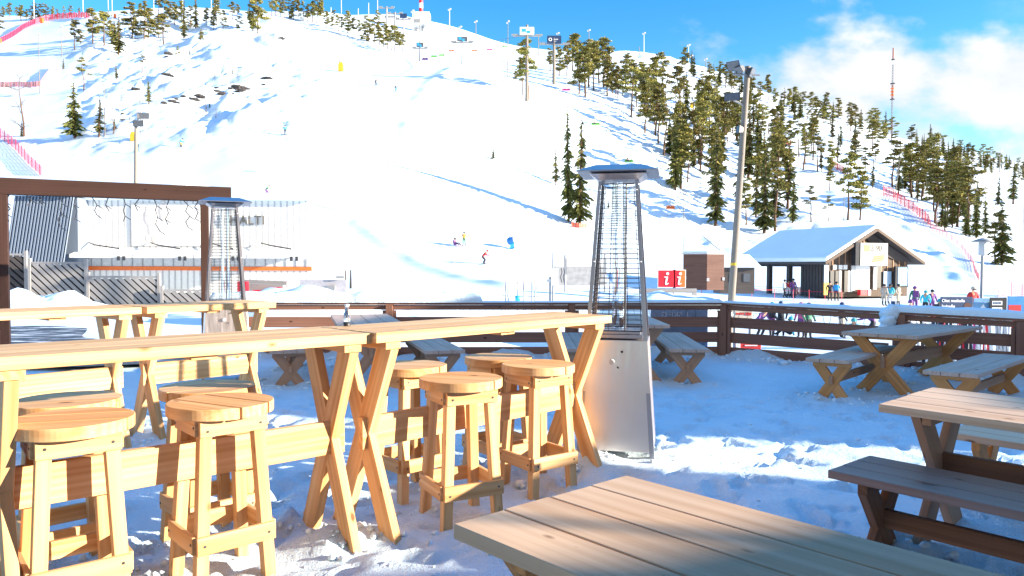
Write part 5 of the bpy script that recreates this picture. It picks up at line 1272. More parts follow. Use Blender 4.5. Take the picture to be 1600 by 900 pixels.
for z_ in (.49, .525, .56): b.lathe([(w*1.2, H_*z_-w*.6), (w*1.7, H_*z_), (w*1.2, H_*z_+w*.6)], 8)
b.build('dish', M['orange'], t)

# summit tower building
p = tpix(660, 50); s = p.y/F; t = thing('summit_tower', 'white summit tower building with a red and white striped chimney-like mast', 'tower', (p.x, p.y, p.z-1))
b = MB(); b.box((0, 0, 15*s), (24*s, 20*s, 32*s)); b.build('wall', M['white'], t)
b = MB(); b.box((11*s, -2*s, 11*s), (12*s, 24*s, 4*s)); b.build('balcony', M['lgrey'], t)
for c_, z_ in (((-7*s, -10.3*s, 17*s), (10*s, 1*s, 5*s)), ((2*s, -10.3*s, 5*s), (3*s, 1*s, 8*s)), ((-8*s, -10.3*s, 3*s), (4*s, 1*s, 6*s))): b = MB(); b.box(c_, z_); b.build('window', M['grey'], t)
for k in range(5): b = MB(); b.tube((-2*s, 0, (31+k*8)*s), (-2*s, 0, (39+k*8)*s), 3.2*s, 3.1*s, 14); b.build('mast_band', M['red' if k % 2 == 0 else 'white'], t)
p = tpix(612, 42); s = p.y/F; t = thing('lift_hut', 'small white hut on the summit beside the lift pylons', 'hut', (p.x, p.y, p.z)); b = MB(); b.box((0, 0, 6*s), (16*s, 10*s, 14*s)); b.build('wall', M['white'], t); b = MB(); b.box((0, 0, 14*s), (19*s, 13*s, 2*s)); b.build('roof', M['grey'], t)

# ------------------------------------------------------------------ chairlift
PYL = [(605, 10, 42, None), (618, 18, 52, None), (631, 27, 66, 'dark'), (656.5, 72, 96, 'cyan'), (722, 62, 101, 'cyan'), (822, 40, 160, 'panel'), (864, 58, 132, 'logo')]
LBP = ['leftmost dark chairlift pylon on the summit skyline', 'second dark chairlift pylon on the summit skyline', 'chairlift pylon with a dark box, left of the summit tower', 'small chairlift pylon with a pale blue sign, below the summit tower', 'chairlift pylon with a pale blue sign in the open snow', 'tall chairlift pylon with a blue and white panel behind the single pine', 'chairlift pylon carrying a dark sign with a white ring']
tops = []
for (px, y0, y1, sg), lb in zip(PYL, LBP):
    p = tpix(px, y1); s = p.y/F; H_ = (y1-y0)*s; t = thing('chairlift_pylon', lb, 'lift pylon', (p.x, p.y, p.z-.5), 0, None)
    big = px > 800; aw = (22 if big else 16 if px > 700 else 11)*s
    b = MB(); b.tube((0, 0, 0), (0, 0, H_), 2.6*s if big else 1.7*s, 2.0*s if big else 1.2*s, 10); b.build('column', M['pole_wood' if big else 'grey'], t)
    b = MB(); zz = H_*(.86 if big else .93); b.box((0, 0, zz), (aw*2, .4, 1.6*s)); b.box((-aw*.85, 0, zz+1.5*s), (aw*.5, .5, 2*s)); b.box((aw*.85, 0, zz+1.5*s), (aw*.5, .5, 2*s)); b.build('crossarm', M['grey'], t)
    if sg:
        b = MB(); zc = zz+ (7*s if big else 5*s); b.box((0, -.3, zc), (aw*1.0, .15, (12 if big else 7)*s)); o = b.build('sign_panel', M['lampglass' if sg == 'cyan' else 'navy' if sg in ('logo', 'dark') else 'white'], t)
        if sg == 'logo':
            b = MB(); c = Vector((-aw*.28, -.40, zc)); pts = [(c.x+2.2*s*math.cos(a), c.y, c.z+2.2*s*math.sin(a)) for a in np.linspace(0, 2*math.pi, 17)]; b.poly(pts, .6*s, 5); b.build('ring_mark', M['white'], o)
            b = MB(); b.box((aw*.12, -.39, zc+.3*s), (7*s, .02, 1.5*s)); b.box((aw*.06, -.39, zc-2.6*s), (4*s, .02, .8*s)); b.build('printed_name', M['lgrey'], o)
        if sg in ('panel', 'cyan'):
            b = MB(); b.box((-aw*.22, -.39, zc+1*s), (aw*.3, .02, 5*s)); b.box((aw*.1, -.395, zc-1.5*s), (aw*.25, .02, 4*s)); b.build('printed_pattern', M['skyblue'], o)
    tops.append(Vector((p.x, p.y, p.z-.5+zz+2*s)))
CH = [(678, 86, 'green'), (690, 84, 'green'), (664, 90, 'purple'), (705, 77, 'orange'), (741, 77, 'orange'), (765, 75, 'magenta'), (788, 70, 'green'), (889, 92, 'white'), (885, 138, 'magenta'), (931, 192, 'green'), (983, 250, 'green'), (1048, 323, 'orange')]
ROWC = []
for px, py, cm in CH:
    base = tpix(px, py+8); s = base.y/F; p = at(px, py+3, base.y-3); p.z = max(p.z, terr(p.x, p.y)+2.0*0+.4)
    wpx = 13 if px > 870 and px != 889 else 9; wd = wpx*s if px < 870 else 13*s
    t = thing('lift_chair', f'{cm} chairlift seat '+('hanging highest, among the distant seats near the summit' if px < 800 else {889: 'in front of the pine stand below the dark sign', 885: 'low over the snow below the pylons', 931: 'with a rider over the middle slope', 983: 'just above the heater canopy', 1048: 'lowest on the line, right of the heater'}[px])
              if px >= 800 or True else '', 'chairlift seat', tuple(p), 0, 'distant chairlift seats' if px < 800 else None)
    b = MB(); b.box((0, 0, 0), (wd, .5, .12)); b.box((0, .25, .32), (wd, .1, .5)); b.build('seat', M[cm], t)
    b = MB(); b.poly([(0, .1, .3), (0, .35, 1.2), (0, 0, 2.6)], .06, 5); b.poly([(-wd/2, .1, .3), (0, .35, 1.2), (wd/2, .1, .3)], .05, 5); b.build('hanger', M['lgrey'], t)
    ROWC.append((px, Vector((p.x, p.y, p.z+2.6))))
    if px in (788, 931, 983):
        person({788: 'rider on the green lift seat near the summit', 931: 'rider on the green lift seat over the middle slope', 983: 'rider on the green lift seat above the heater canopy'}[px], (p.x-.3, p.y-.1, p.z-.08), 'sit', 30, 'dark', 'navy', 'dark')
def cable(label, pts, r=.035):
    b = MB(); out = []
    for a, c in zip(pts[:-1], pts[1:]):
        for i in range(10): s = i/10; q = a+(c-a)*s; out.append(q-Vector((0, 0, (c-a).length*.012*4*s*(1-s))))
    out.append(pts[-1]); b.poly(out, r, 4); return tag(b.build('lift_cable', M['wire']), label, 'cable')
up = [tops[5], tops[6]] + [q for px, q in ROWC if px in (889, 931, 983, 1048)]
cable('chairlift cable from the big pylons down past the coloured seats', [tops[5], tops[6]]+[q for px, q in ROWC if px in (931, 983, 1048)]+[at(1130, 395, 62)], .04)
cable('chairlift cable running up to the summit pylons', [tops[2], tops[1], tops[0]], .05)
cable('chairlift cable between the sign-carrying pylons near the summit', [tops[5], tops[4], tops[3]], .05)

# ------------------------------------------------------------------ snow guns
def gun(label, px, py, mat, h, lance=None):
    p = tpix(px, py); s = p.y/F; t = thing('snow_gun', label, 'snow gun', (p.x, p.y, p.z)); hh = h*s
    b = MB(); b.box((0, 0, hh*.4), (hh*.55, hh*.5, hh*.8)); b.box((0, 0, hh*.85), (hh*.4, hh*.4, hh*.3)); b.build('housing', M[mat], t, hh*.05)
    b = MB(); b.tube((-.05, -.1, 0), (-.05, -.1, hh*1.15), .05, .05, 6)
    if lance: b.tube((0, 0, hh*.7), (lance[0]*s, 0, lance[1]*s), 1.0*s, .5*s, 6)
    b.build('lance', M['grey'], t)
gun('yellow snow gun with a slanting lance beside a mast on the upper piste', 534, 112, 'yellow', 14, (13, 34))
gun('small orange snow gun by the red netting, farther right', 72, 36, 'orange', 8)
gun('small orange snow gun at the left edge beside the red netting', 6, 68, 'orange', 8)
gun('small orange snow gun on the crest near two masts', 185, 31, 'orange', 6)
gun('yellow machine half hidden behind the floodlight pole at the left', 211, 222, 'yellow', 14)
gun('yellow snow gun half hidden in the right-hand forest', 1078, 172, 'yellow', 9)
p = tpix(800, 391); s = p.y/F; t = thing('fan_gun', 'bright blue fan snow gun on the lower slope', 'snow gun', tuple(p)); b = MB(); b.tube((-.3, .2, .95), (.3, -.45, 1.15), .48, .40, 14); b.build('barrel', M['blue'], t)
b = MB(); b.box((0, 0, .35), (.5, .5, .6)); b.tube((-.35, .1, .9), (-.3, .15, 1.65), .06, .05, 6); b.tube((.5, -.5, 0), (0, 0, .4), .04, .04, 5); b.tube((-.5, -.5, 0), (0, 0, .4), .04, .04, 5); b.build('carriage', M['skyblue'], t)
b = MB(); b.tube((.3, -.455, 1.15), (.32, -.47, 1.155), .34, .34, 14); b.build('nozzle_ring', M['white'], t)

# ------------------------------------------------------------------ safety netting
def net(label, pts, h_px, mat, gap=.34, name='safety_net', dens=1.0, lean=0.0):
    P = []
    for px, py in pts: P.append(tpix(px, py))
    t = thing(name, label, 'safety net', tuple(P[0])); o0 = Vector(P[0]); path = []
    for a, c in zip(P[:-1], P[1:]):
        n = max(2, int((c-a).length/gap))
        for i in range(n): q = a+(c-a)*(i/n); q.z = terr(q.x, q.y) if q.y > 12 else q.z; path.append(q)
    path.append(P[-1]); b = MB(); hs = [h_px*q.y/F*(1+.12*mnoise.noise(q*.3)) for q in path]; w = max(.035, path[0].y*.00048)*dens
    K = 6
    for (a, c, h0, h1) in zip(path[:-1], path[1:], hs[:-1], hs[1:]):
        for k in range(K+1):
            z0, z1 = h0*k/K+.1, h1*k/K+.1; A, B = a-o0, c-o0; b.add([A+Vector((0, 0, z0)), B+Vector((0, 0, z1)), B+Vector((0, 0, z1+w)), A+Vector((0, 0, z0+w))], [(0, 1, 2, 3)])
        A = a-o0; dv = (c-a).normalized(); b.add([A, A+dv*w, A+dv*w+Vector((0, 0, h0+.1)), A+Vector((0, 0, h0+.1))], [(0, 1, 2, 3)])
        for k in range(K):
            m0 = a-o0+Vector((0, 0, h0*k/K+.1)); m1 = c-o0+Vector((0, 0, h1*(k+1)/K+.1)); b.add([m0, m0+Vector((0, 0, w*1.3)), m1+Vector((0, 0, w*1.3)), m1], [(0, 1, 2, 3)])
    b.build('netting', M[mat], t)
    for i in range(0, len(path), max(1, int(3/gap))): b = MB(); A = path[i]-o0; b.tube(A-Vector((0, 0, .2)), A+Vector((0, 0, hs[i]*1.15+.1)), w*1.1, w*1.1, 5); b.build('post', M[mat], t)
net('red safety netting curving round the top left piste', [(-6, 76), (20, 62), (45, 45), (62, 37), (85, 31), (110, 29), (145, 30)], 7, 'netred', .9)
net('red safety netting on the snow bank at the left edge above the timber beam', [(-8, 210), (10, 220), (28, 236), (46, 256), (68, 279)], 14, 'netred', .5, dens=.8)
net('faded pink netting across the foot of the left piste', [(-6, 138), (30, 136), (52, 138), (68, 136), (80, 120), (95, 108)], 7, 'netpink', .7)
net('orange-red netting high on the right-hand slope among pines', [(1206, 216), (1218, 222), (1234, 230)], 7, 'netorange', .8)
net('orange-red netting short stretch on the shoulder of the right slope', [(1297, 262), (1308, 268), (1320, 275)], 9, 'netorange', .7)
net('long red netting sweeping down the right-hand piste edge', [(1378, 306), (1392, 312), (1410, 322), (1430, 336), (1442, 346), (1452, 355)], 13, 'netred', .6)
net('thin red netting continuing down to the valley at the right', [(1452, 356), (1475, 372), (1500, 388), (1520, 415), (1530, 440)], 9, 'netpink', .8, dens=.7)
net('pink netting pen at the right edge near the park lamp', [(1560, 464), (1575, 462), (1590, 464), (1606, 466)], 18, 'netpink', .5)
net('red netting at the foot of the pair of tall spruces', [(893, 356), (904, 358), (917, 358)], 6, 'netorange', .5)
net('red barrier netting in front of the ticket windows', [(1243, 462), (1270, 463), (1295, 464), (1318, 464)], 11, 'netred', .35, dens=1.3)
def stakes(label, pts, h, mat, rope=False):
    P = [tpix(px, py, 16) for px, py in pts]; t = thing('stake_line', label, 'stake fence', tuple(P[0])); r = max(.018, P[0].y*.0003)
    for q in P: b = MB(); A = q-P[0]; b.tube(A-Vector((0, 0, .2)), A+Vector((random.uniform(-.05, .05), 0, h*q.y/F)), r, r, 5); b.build('stake', M[mat], t)
    if rope: b = MB(); b.poly([q-P[0]+Vector((0, 0, h*.9*q.y/F)) for q in P], r*.7, 4); b.build('rope', M[mat], t)
stakes('row of thin red stakes lining the foot of the slope, centre', [(605, 372), (614, 380), (625, 388), (637, 396), (650, 402), (662, 408), (676, 414), (692, 420), (710, 426), (727, 430), (745, 434), (770, 438), (797, 442)], 17, 'netpink', False)
stakes('upper row of thin pale red stakes turning up the slope, centre', [(603, 368), (612, 358), (622, 350), (632, 344), (641, 338), (651, 334), (660, 330)], 16, 'netpink')
stakes('red rope line on stakes in front of the lift station', [(1097, 474), (1138, 476), (1175, 477), (1211, 477), (1240, 478), (1265, 479), (1290, 480), (1316, 480)], 26, 'netred', True)

# ------------------------------------------------------------------ trees
def spruce(seed, slim=.17, dens=1.0, bare=.04):
    rnd = random.Random(seed); tr = MB(); tr.tube((0, 0, -.04), (0, 0, .55), .016, .009, 7, 0, False); tr.tube((0, 0, .55), (0, 0, .98), .009, .002, 6, 0, False)
    cr = MB(); z = bare+.03
    while z < 1.0:
        f = (1-z)/(1-bare); R_ = slim*(f**.8)*(.72+.28*math.sin(z*40+seed))*(1-.35*max(0, .14-(z-bare))/.14)+.008
        nb = max(4, int((9*f+4)*dens))
        for k in range(nb):
            a = rnd.uniform(0, 6.283); L_ = R_*rnd.uniform(.55, 1.12); dz = -L_*rnd.uniform(.15, .55); w = L_*rnd.uniform(.22, .36)+.006
            ca, sa = math.cos(a), math.sin(a); z0 = z+rnd.uniform(-.012, .012); tone = rnd.random()
            if rnd.random() < .06*dens*0+.03: continue
            for j in range(3):                                   # drooping spray: three ragged blades
                s0, s1 = j/3*.8, min(1.05, (j+1.25)/3); ww = w*(1-.22*j); tw = rnd.uniform(-.4, .4)
                p0 = Vector((ca*L_*s0, sa*L_*s0, z0+dz*s0)); p1 = Vector((ca*L_*s1, sa*L_*s1, z0+dz*s1*1.1+.25*dz*s1*s1))
                sd = Vector((-sa, ca, tw))*ww*.5; md = (p0+p1)*.5+Vector((0, 0, .004))
                cr.add([p0, md+sd, p1, md-sd+Vector((0, 0, -ww*.25))], [(0, 1, 2, 3)], None, min(1, max(0, tone*.75+rnd.uniform(-.2, .25))), 1 if (rnd.random() < .03 and j < 2) else 0)
                hg = ww*rnd.uniform(.7, 1.15)+.007; rv = Vector((ca, sa, 0))*rnd.uniform(-.2, .35)*hg
                cr.add([p0+Vector((0, 0, .004)), md+Vector((0, 0, hg*.25)), p1, md+rv-Vector((0, 0, hg*.75))], [(0, 1, 2, 3)], None, min(1, max(0, tone*.6+rnd.uniform(-.2, .2))))
        z += .021+.012*f
    return tr.mesh('trunk', M['bark']), cr.mesh('crown', [M['spruce'], M['frost']])
def pine(seed, crown0=.42, spread=.17, n=15, dens=1.0):
    rnd = random.Random(seed); tr = MB(); bend = [Vector((rnd.uniform(-.012, .012)*k, rnd.uniform(-.012, .012)*k, .97*k/5-.03*(k == 0))) for k in range(6)]
    for k in range(5): tr.tube(bend[k], bend[k+1], .0155-.0028*k, .0155-.0028*(k+1), 7, 0, False)
    cr = MB()
    def spine(z): k = min(4, max(0, int(z/.97*5))); f = z/.97*5-k; return bend[k]+(bend[k+1]-bend[k])*f
    for i in range(n):
        z = crown0+(1.0-crown0)*(i+.5)/n+rnd.uniform(-.03, .03); f = (z-crown0)/(1-crown0); a = rnd.uniform(0, 6.283)
        L_ = spread*(.30+.62*math.sin(math.pi*min(1, .30+.70*f)))*rnd.uniform(.45, 1.1)
        c0_ = spine(min(.96, z)); tip = c0_+Vector((math.cos(a)*L_, math.sin(a)*L_, L_*rnd.uniform(-.15, .35)))
        tr.tube(c0_, tip, .0045, .0015, 4, 0, False)
        for q in range(rnd.choice((2, 3, 3, 4))):
            cc = c0_+(tip-c0_)*rnd.uniform(.45, 1.05)+Vector((rnd.uniform(-.02, .02), rnd.uniform(-.02, .02), rnd.uniform(-.004, .02))); r = rnd.uniform(.034, .068)*(1-.25*f); tn = rnd.random()
            for m_ in range(int(64*dens)):
                d = Vector((rnd.gauss(0, 1), rnd.gauss(0, 1), rnd.gauss(0, .62))); d = d.normalized()*rnd.random()**.4; p = cc+Vector((d.x*r*1.25, d.y*r*1.25, d.z*r*.62))
                e1 = Vector((rnd.gauss(0, 1), rnd.gauss(0, 1), rnd.gauss(0, .7))).normalized()*r*.34; e2 = Vector((rnd.gauss(0, 1), rnd.gauss(0, 1), rnd.gauss(0, 1))).normalized()*r*.22
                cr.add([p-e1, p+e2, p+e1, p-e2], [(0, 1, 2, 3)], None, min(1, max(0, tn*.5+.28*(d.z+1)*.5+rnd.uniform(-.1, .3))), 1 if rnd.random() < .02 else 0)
    for m_ in range(5):
        z = rnd.uniform(.2, crown0); a = rnd.uniform(0, 6.283); p = spine(z); tr.tube(p, p+Vector((math.cos(a)*.05, math.sin(a)*.05, -.004)), .003, .001, 4, 0, False)
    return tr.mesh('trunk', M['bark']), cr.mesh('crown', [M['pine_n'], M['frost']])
def bare(seed):
    rnd = random.Random(seed); tr = MB(); cr = MB()
    def grow(p, d, L_, r, lv, mb):
        q = p+d*L_; mb.tube(p, q, r, r*.6, 5, 0, False)
        if lv == 0: return
        for k in range(3):
            s = rnd.uniform(.5, 1); nd_ = (d+Vector((rnd.gauss(0, .6), rnd.gauss(0, .6), rnd.gauss(0, .35)))).normalized(); grow(p+d*L_*s, nd_, L_*rnd.uniform(.45, .7), r*.55, lv-1, cr)
    p = Vector((0, 0, -.03)); d = Vector((.05, 0, 1))
    for k in range(3):
        q = p+Vector((rnd.uniform(-.05, .05), rnd.uniform(-.05, .05), .25)); tr.tube(p, q, .016-.004*k, .012-.004*k, 6, 0, False); p = q
        for j in range(3): grow(p-Vector((0, 0, rnd.uniform(0, .12))), Vector((rnd.gauss(0, 1), rnd.gauss(0, 1), rnd.uniform(.1, .9))).normalized(), rnd.uniform(.10, .17), .005, 2, cr)
    grow(p, Vector((.1, 0, 1)), .16, .006, 2, cr)
    return tr.mesh('trunk', M['bark']), cr.mesh('crown', M['twig'])
PROT = {'spruce': [spruce(i, s, d) for i, s, d in ((1, .17, 1.1), (2, .14, 1.0), (3, .20, 1.15), (4, .12, .85))], 'slim': [spruce(11, .12, 1.0, .1), spruce(12, .13, .95, .12)], 'tallspruce': [spruce(21, .15, 1.35, .04), spruce(22, .13, 1.25, .06), spruce(23, .14, 1.1, .05)],
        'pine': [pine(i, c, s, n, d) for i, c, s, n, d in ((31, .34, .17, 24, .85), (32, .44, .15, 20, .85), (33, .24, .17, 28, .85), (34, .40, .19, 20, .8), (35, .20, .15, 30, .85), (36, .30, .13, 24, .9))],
        'bushypine': [pine(41, .10, .24, 24, 1.1), pine(42, .15, .26, 20, 1.1)], 'sparse': [pine(51, .45, .16, 8, .7), pine(52, .35, .18, 9, .6), pine(53, .55, .13, 7, .7)], 'bare': [bare(61), bare(62)]}
rt_ = random.Random(77); NT = [0]
def tree(kind, px, py, hpx, label, group=None, wide=1.0, cat=None):
    p = tpix(px, py); H_ = max(1.0, hpx*(1.14 if py < 100 and px < 640 else 1.0)*p.y/F); tm, cm = rt_.choice(PROT[kind]); NT[0] += 1
    nm = {'spruce': 'spruce_tree', 'slim': 'spruce_tree', 'tallspruce': 'spruce_tree', 'bare': 'bare_birch'}.get(kind, 'pine_tree') if cat != 'bush' else 'bare_bush'
    t = thing(nm, label, cat or ('tree'), (p.x, p.y, p.z-.1), rt_.uniform(0, 6.28), group); t.scale = (H_*wide, H_*wide, H_); t.rotation_euler.x = rt_.uniform(-.025, .025); t.rotation_euler.y = rt_.uniform(-.025, .025)
    for n_, me in (('trunk', tm), ('crown', cm)): o = bpy.data.objects.new(n_, me); COL.objects.link(o); o.parent = t
    return t
# singled out trees
tree('spruce', 120, 217, 88, 'broad dark spruce standing alone at the foot of the left piste', None, 1.25)
tree('slim', 158, 215, 64, 'slimmer dark spruce just right of the broad one, left', None, 1.6)
tree('bare', 41, 214, 105, 'crooked bare birch left of the broad dark spruce')
tree('bare', 180, 214, 50, 'bare bush with brown twigs beside the slim spruce, left', None, 1.2)
tree('spruce', 37, 214, 26, 'small ragged spruce at the foot of the crooked bare birch')
tree('spruce', 182, 207, 22, 'little spruce under the bare bush, left')
tree('slim', 236, 165, 40, 'dark narrow spruce alone on the rough snow slope', None, 1.5)
tree('sparse', 135, 143, 52, 'sparse leaning pine at the edge of the rough slope, left', None, 1.2)
tree('sparse', 226, 118, 28, 'small flat-topped pine above the floodlight pole', None, 1.4)
tree('spruce', 104, 108, 20, 'small conifer below the curved-lamp mast on the left piste')
tree('slim', 186, 124, 24, 'small dark spruce in the middle of the rough slope', None, 1.5)
tree('sparse', 281, 100, 28, 'small single pine high on the rough slope')
tree('bushypine', 406, 54, 54, 'bushy dark pine standing by itself at the crest above the rough slope', None, 1.1)
tree('pine', 824, 157, 94, 'tall olive pine standing alone in front of the panelled lift pylon', None, 1.15)
tree('tallspruce', 905, 354, 170, 'right-hand spruce of the tall slender pair behind the heater', None, 1.0)
tree('tallspruce', 888, 346, 182, 'left-hand spruce of the tall slender pair behind the heater', None, .75)
tree('slim', 868, 292, 62, 'short sparse spruce left of the tall pair', None, 1.3)
tree('slim', 770, 250, 22, 'tiny lone spruce on the white side slope', None, 2.2)
tree('slim', 950, 328, 14, 'tiny spruce seen through the heater grille', None, 2.0)
tree('tallspruce', 1054, 300, 118, 'slender spruce right of the heater canopy', None, 1.0)
tree('tallspruce', 1117, 355, 160, 'tall slender spruce left of the leaning lamp pole', None, 1.05)
tree('spruce', 1237, 350, 76, 'broad spruce directly behind the lift station roof', None, 1.0)
tree('tallspruce', 1193, 366, 140, 'tall spruce just right of the leaning lamp pole', None, 1.15)
tree('pine', 1210, 362, 150, 'tall olive pine beside the leaning lamp pole, right', None, 1.05)
tree('sparse', 1266, 348, 58, 'leaning thin pine behind the left half of the lift station roof', None, 1.3)
tree('sparse', 1293, 347, 40, 'small thin pine behind the lift station ridge', None, 1.4)
tree('pine', 1323, 346, 105, 'tall pine behind the gable of the lift station', None, 1.1)
tree('pine', 1342, 344, 85, 'pine just right of the gable-side pine, edge of the piste', None, 1.1)
tree('spruce', 1565, 415, 108, 'large dark spruce right of the park lamp', None, 1.15)
tree('pine', 1555, 413, 80, 'bushy pine leaning on the large dark spruce, right', None, 1.2)
tree('tallspruce', 1524, 372, 66, 'narrow dark spruce above the park lamp, left one', None, 1.3)
tree('tallspruce', 1538, 366, 60, 'narrow dark spruce above the park lamp, right one', None, 1.2)
def many(region, lst, kinds, labels):
    for (px, py, h) in lst:
        k = rt_.choice(kinds); lb = labels[0] if k in ('spruce', 'slim', 'tallspruce') else labels[1]
        tree(k, px, py, h, lb, lb and (('spruces ' if k in ('spruce', 'slim', 'tallspruce') else 'pines ')+region), rt_.uniform(1.0, 1.5))
many('on the crest at the far left', [(0, 52, 36), (12, 26, 14), (22, 28, 20), (33, 30, 16), (40, 34, 22), (48, 33, 16), (56, 32, 20), (62, 30, 22), (70, 29, 20), (78, 29, 20), (88, 28, 16), (96, 28, 12), (106, 25, 14), (116, 25, 14), (130, 24, 10)], ['bushypine', 'pine'], ('', 'small dark pine on the crest at the far left, above the red netting'))
many('in the row above the rough slope', [(122, 79, 42), (131, 72, 20), (150, 70, 48), (168, 75, 48), (179, 70, 32), (190, 86, 54), (184, 72, 34), (211, 63, 46), (213, 45, 26), (230, 62, 40), (236, 60, 42), (232, 32, 26), (224, 30, 20), (252, 62, 32), (260, 70, 42), (252, 30, 34), (262, 34, 30), (270, 36, 28), (277, 40, 30), (291, 60, 52), (288, 38, 30), (310, 46, 54), (302, 45, 30), (326, 44, 24), (337, 48, 30), (342, 38, 34), (352, 46, 26), (367, 31, 24), (377, 46, 18), (374, 28, 18), (398, 48, 44), (392, 30, 22), (318, 74, 20)], ['pine', 'spruce', 'pine', 'bushypine'],
     ('dark spruce in the row above the rough snow slope, left', 'dark pine in the row above the rough snow slope, left'))
many('on the rough slope itself', [(366, 117, 16), (300, 88, 12), (338, 130, 12), (268, 125, 10), (387, 116, 10), (275, 184, 12), (287, 182, 10), (303, 190, 8), (330, 172, 14)], ['sparse', 'slim'], ('stunted little spruce poking out of the rough snow slope', 'stunted little pine poking out of the rough snow slope'))
many('in the belt running down from the summit', [(427, 26, 26), (434, 27, 28), (441, 28, 24), (447, 30, 26), (454, 30, 30), (461, 31, 26), (468, 32, 30), (476, 33, 26), (483, 34, 24), (490, 36, 30), (497, 37, 34), (504, 38, 34), (512, 42, 22), (522, 46, 26), (530, 50, 24), (536, 54, 24), (545, 56, 34), (553, 59, 28), (561, 62, 26), (570, 64, 22), (578, 66, 26), (586, 68, 34), (594, 71, 32), (600, 74, 34), (606, 77, 32), (612, 80, 34), (618, 83, 36), (624, 84, 30), (630, 82, 26), (591, 44, 24), (575, 60, 30)], ['pine', 'bushypine', 'pine'], ('', 'pine in the belt of trees running down from the summit, upper middle'))
many('in the stand beside the chairlift', [(805, 132, 24), (816, 150, 60), (858, 112, 36), (872, 120, 46), (884, 118, 54), (893, 112, 58), (900, 118, 64), (903, 148, 62), (913, 152, 86), (918, 138, 72), (926, 142, 76), (934, 132, 64), (941, 138, 76), (947, 150, 62), (955, 147, 48), (960, 152, 50), (963, 156, 46), (975, 140, 56), (970, 150, 46), (984, 184, 90), (990, 150, 50), (998, 152, 44), (1006, 176, 66), (1014, 186, 70)], ['pine'], ('', 'tall olive pine in the stand beside the chairlift, upper centre'))
rb = random.Random(5)
for i in range(34):
    px, py = rb.choice(((300, 172), (335, 160), (260, 150), (215, 185), (365, 150), (390, 125), (230, 125), (350, 110), (320, 185))); tree('bare', px+rb.gauss(0, 18), py+rb.gauss(0, 9), rb.uniform(9, 18), 'low brown leafless bush among the rocks of the rough snow slope', 'leafless bushes on the rough snow slope', 1.5, 'bush')
def scatter(region, poly, n, hfun, kinds, labels, mind):
    pts = []; xs = [p[0] for p in poly]; ys = [p[1] for p in poly]; tries = 0
    while len(pts) < n and tries < 8000:
        tries += 1; x, y = rt_.uniform(min(xs), max(xs)), rt_.uniform(min(ys), max(ys)); c = False
        for (x0, y0), (x1, y1) in zip(poly, poly[1:]+poly[:1]):
            if (y0 > y) != (y1 > y) and x < (x1-x0)*(y-y0)/(y1-y0)+x0: c = not c
        if c and all((x-a)**2+((y-b_)*1.3)**2 > mind**2 for a, b_ in pts): pts.append((x, y))
    many(region, [(x, y, hfun(x, y)*rt_.uniform(.75, 1.2)) for x, y in sorted(pts, key=lambda q: q[1])], kinds, labels)
scatter('in the forest strip down the middle', [(985, 160), (1010, 135), (1060, 150), (1110, 200), (1100, 260), (1065, 300), (1035, 285), (1000, 215)], 26, lambda x, y: 60+ (y-150)*.25, ['pine', 'pine', 'sparse'], ('', 'olive pine in the forest strip between the heater top and the lamp pole'), 11)
scatter('around the leaning lamp pole', [(1095, 260), (1130, 230), (1200, 250), (1240, 300), (1225, 350), (1170, 362), (1090, 310)], 15, lambda x, y: 95, ['pine', 'slim', 'pine', 'tallspruce'], ('spruce in the trees around the leaning lamp pole', 'pine in the trees around the leaning lamp pole'), 14)
scatter('on the middle of the right slope', [(1050, 145), (1110, 165), (1190, 195), (1260, 235), (1290, 280), (1230, 270), (1150, 240), (1100, 200)], 34, lambda x, y: 46+(y-150)*.12, ['pine', 'pine', 'sparse'], ('', 'pine midway up the right-hand slope'), 9)
scatter('along the right-hand skyline', [(1055, 104), (1110, 122), (1190, 152), (1250, 172), (1320, 188), (1400, 222), (1470, 238), (1600, 262), (1606, 280), (1500, 258), (1420, 242), (1330, 208), (1240, 190), (1120, 145)], 84, lambda x, y: 34 if x < 1450 else 24, ['pine', 'spruce', 'bushypine', 'pine'], ('dark spruce along the right-hand skyline ridge', 'dark pine along the right-hand skyline ridge'), 7)
scatter('between the right-hand pistes', [(1385, 285), (1420, 270), (1470, 262), (1500, 300), (1515, 380), (1490, 372), (1450, 345), (1410, 315)], 24, lambda x, y: 62+(y-280)*.35, ['pine', 'pine', 'tallspruce'], ('dark narrow spruce in the wood between the right-hand pistes', 'olive pine in the wood between the right-hand pistes'), 9)
scatter('far up at the right edge', [(1500, 255), (1600, 268), (1610, 300), (1560, 285), (1500, 275)], 14, lambda x, y: 22, ['bushypine', 'pine'], ('', 'small dark pine far up at the right edge'), 6)
scatter('on the open right slope', [(1250, 210), (1340, 225), (1390, 250), (1360, 300), (1290, 300)], 15, lambda x, y: 46, ['pine', 'slim'], ('single spruce on the open snow of the right-hand slope', 'single pine on the open snow of the right-hand slope'), 16)

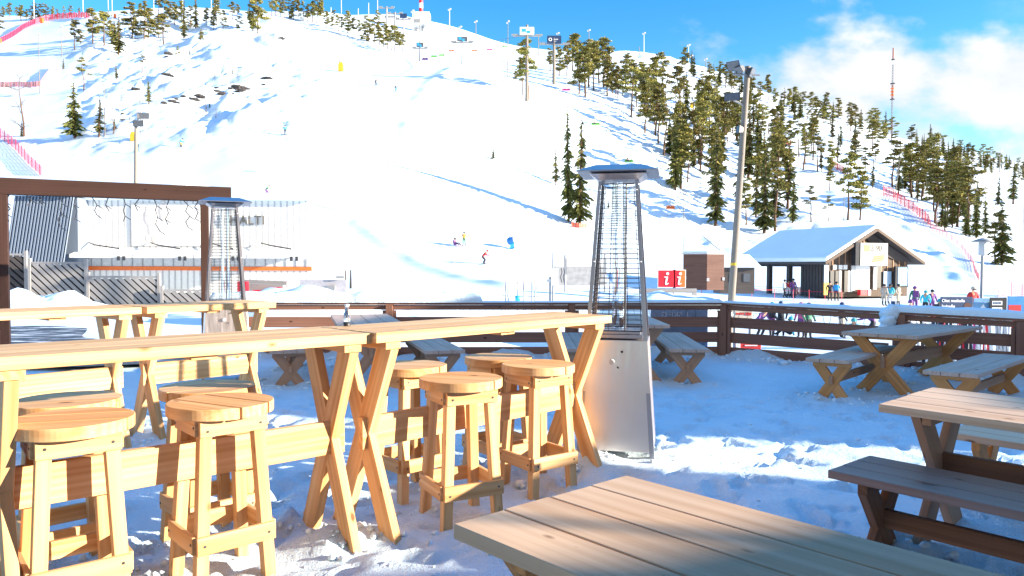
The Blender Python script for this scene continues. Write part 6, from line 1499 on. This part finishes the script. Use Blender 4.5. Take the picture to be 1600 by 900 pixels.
# bare rock and scrub showing through the rough slope
rr = random.Random(9); b = MB()
for (px, py, n, sx, sy) in ((275, 163, 9, 14, 8), (310, 158, 12, 18, 5), (345, 147, 8, 12, 4), (372, 138, 12, 14, 5), (388, 139, 6, 6, 3), (267, 88, 3, 4, 3), (268, 124, 5, 6, 4), (215, 145, 3, 4, 2), (195, 190, 4, 5, 3), (420, 130, 4, 8, 6), (441, 64, 3, 3, 2)):
    for k in range(n):
        p = tpix(px+rr.gauss(0, sx*.5), py+rr.gauss(0, sy*.45)); r = rr.uniform(.35, 1.0)*p.y/220; base = len(b.v); nn, mm = 7, 5; vs = []
        for j in range(mm+1):
            for i in range(nn):
                a, e = 2*math.pi*i/nn, -math.pi/2+math.pi*j/mm; q = Vector((math.cos(a)*math.cos(e)*1.5, math.sin(a)*math.cos(e), math.sin(e)*.6)); vs.append(p+q*r*(1+.45*mnoise.noise(q*1.7+p)))
        b.add(vs, [(j*nn+i, j*nn+(i+1) % nn, (j+1)*nn+(i+1) % nn, (j+1)*nn+i) for j in range(mm) for i in range(nn)])
tag(b.build('rock_scrub', plain('dark_rock', (.045, .04, .04), .85, 0, .4, 2)), 'dark rocks and heather poking through the rough snow slope', 'rocks', None, 'stuff')

scatter('filling the right-hand wood', [(1395, 300), (1440, 285), (1500, 300), (1560, 320), (1600, 300), (1606, 330), (1540, 345), (1520, 385), (1480, 372), (1430, 335)], 22, lambda x, y: 58, ['tallspruce', 'slim'], ('slender spruce filling the right-hand wood above the park lamp', ''), 8)
scatter('between the lamp pole and the stand', [(1010, 190), (1060, 170), (1130, 190), (1180, 210), (1230, 250), (1200, 300), (1120, 290), (1050, 260)], 26, lambda x, y: 66, ['tallspruce', 'slim', 'tallspruce'], ('slender olive spruce between the lamp pole and the upper pine stand', ''), 9)
scatter('on the skyline at the far right', [(1430, 228), (1500, 244), (1606, 264), (1606, 278), (1500, 258), (1430, 246)], 24, lambda x, y: 22, ['spruce', 'tallspruce'], ('small spruce on the skyline at the far right', ''), 5)
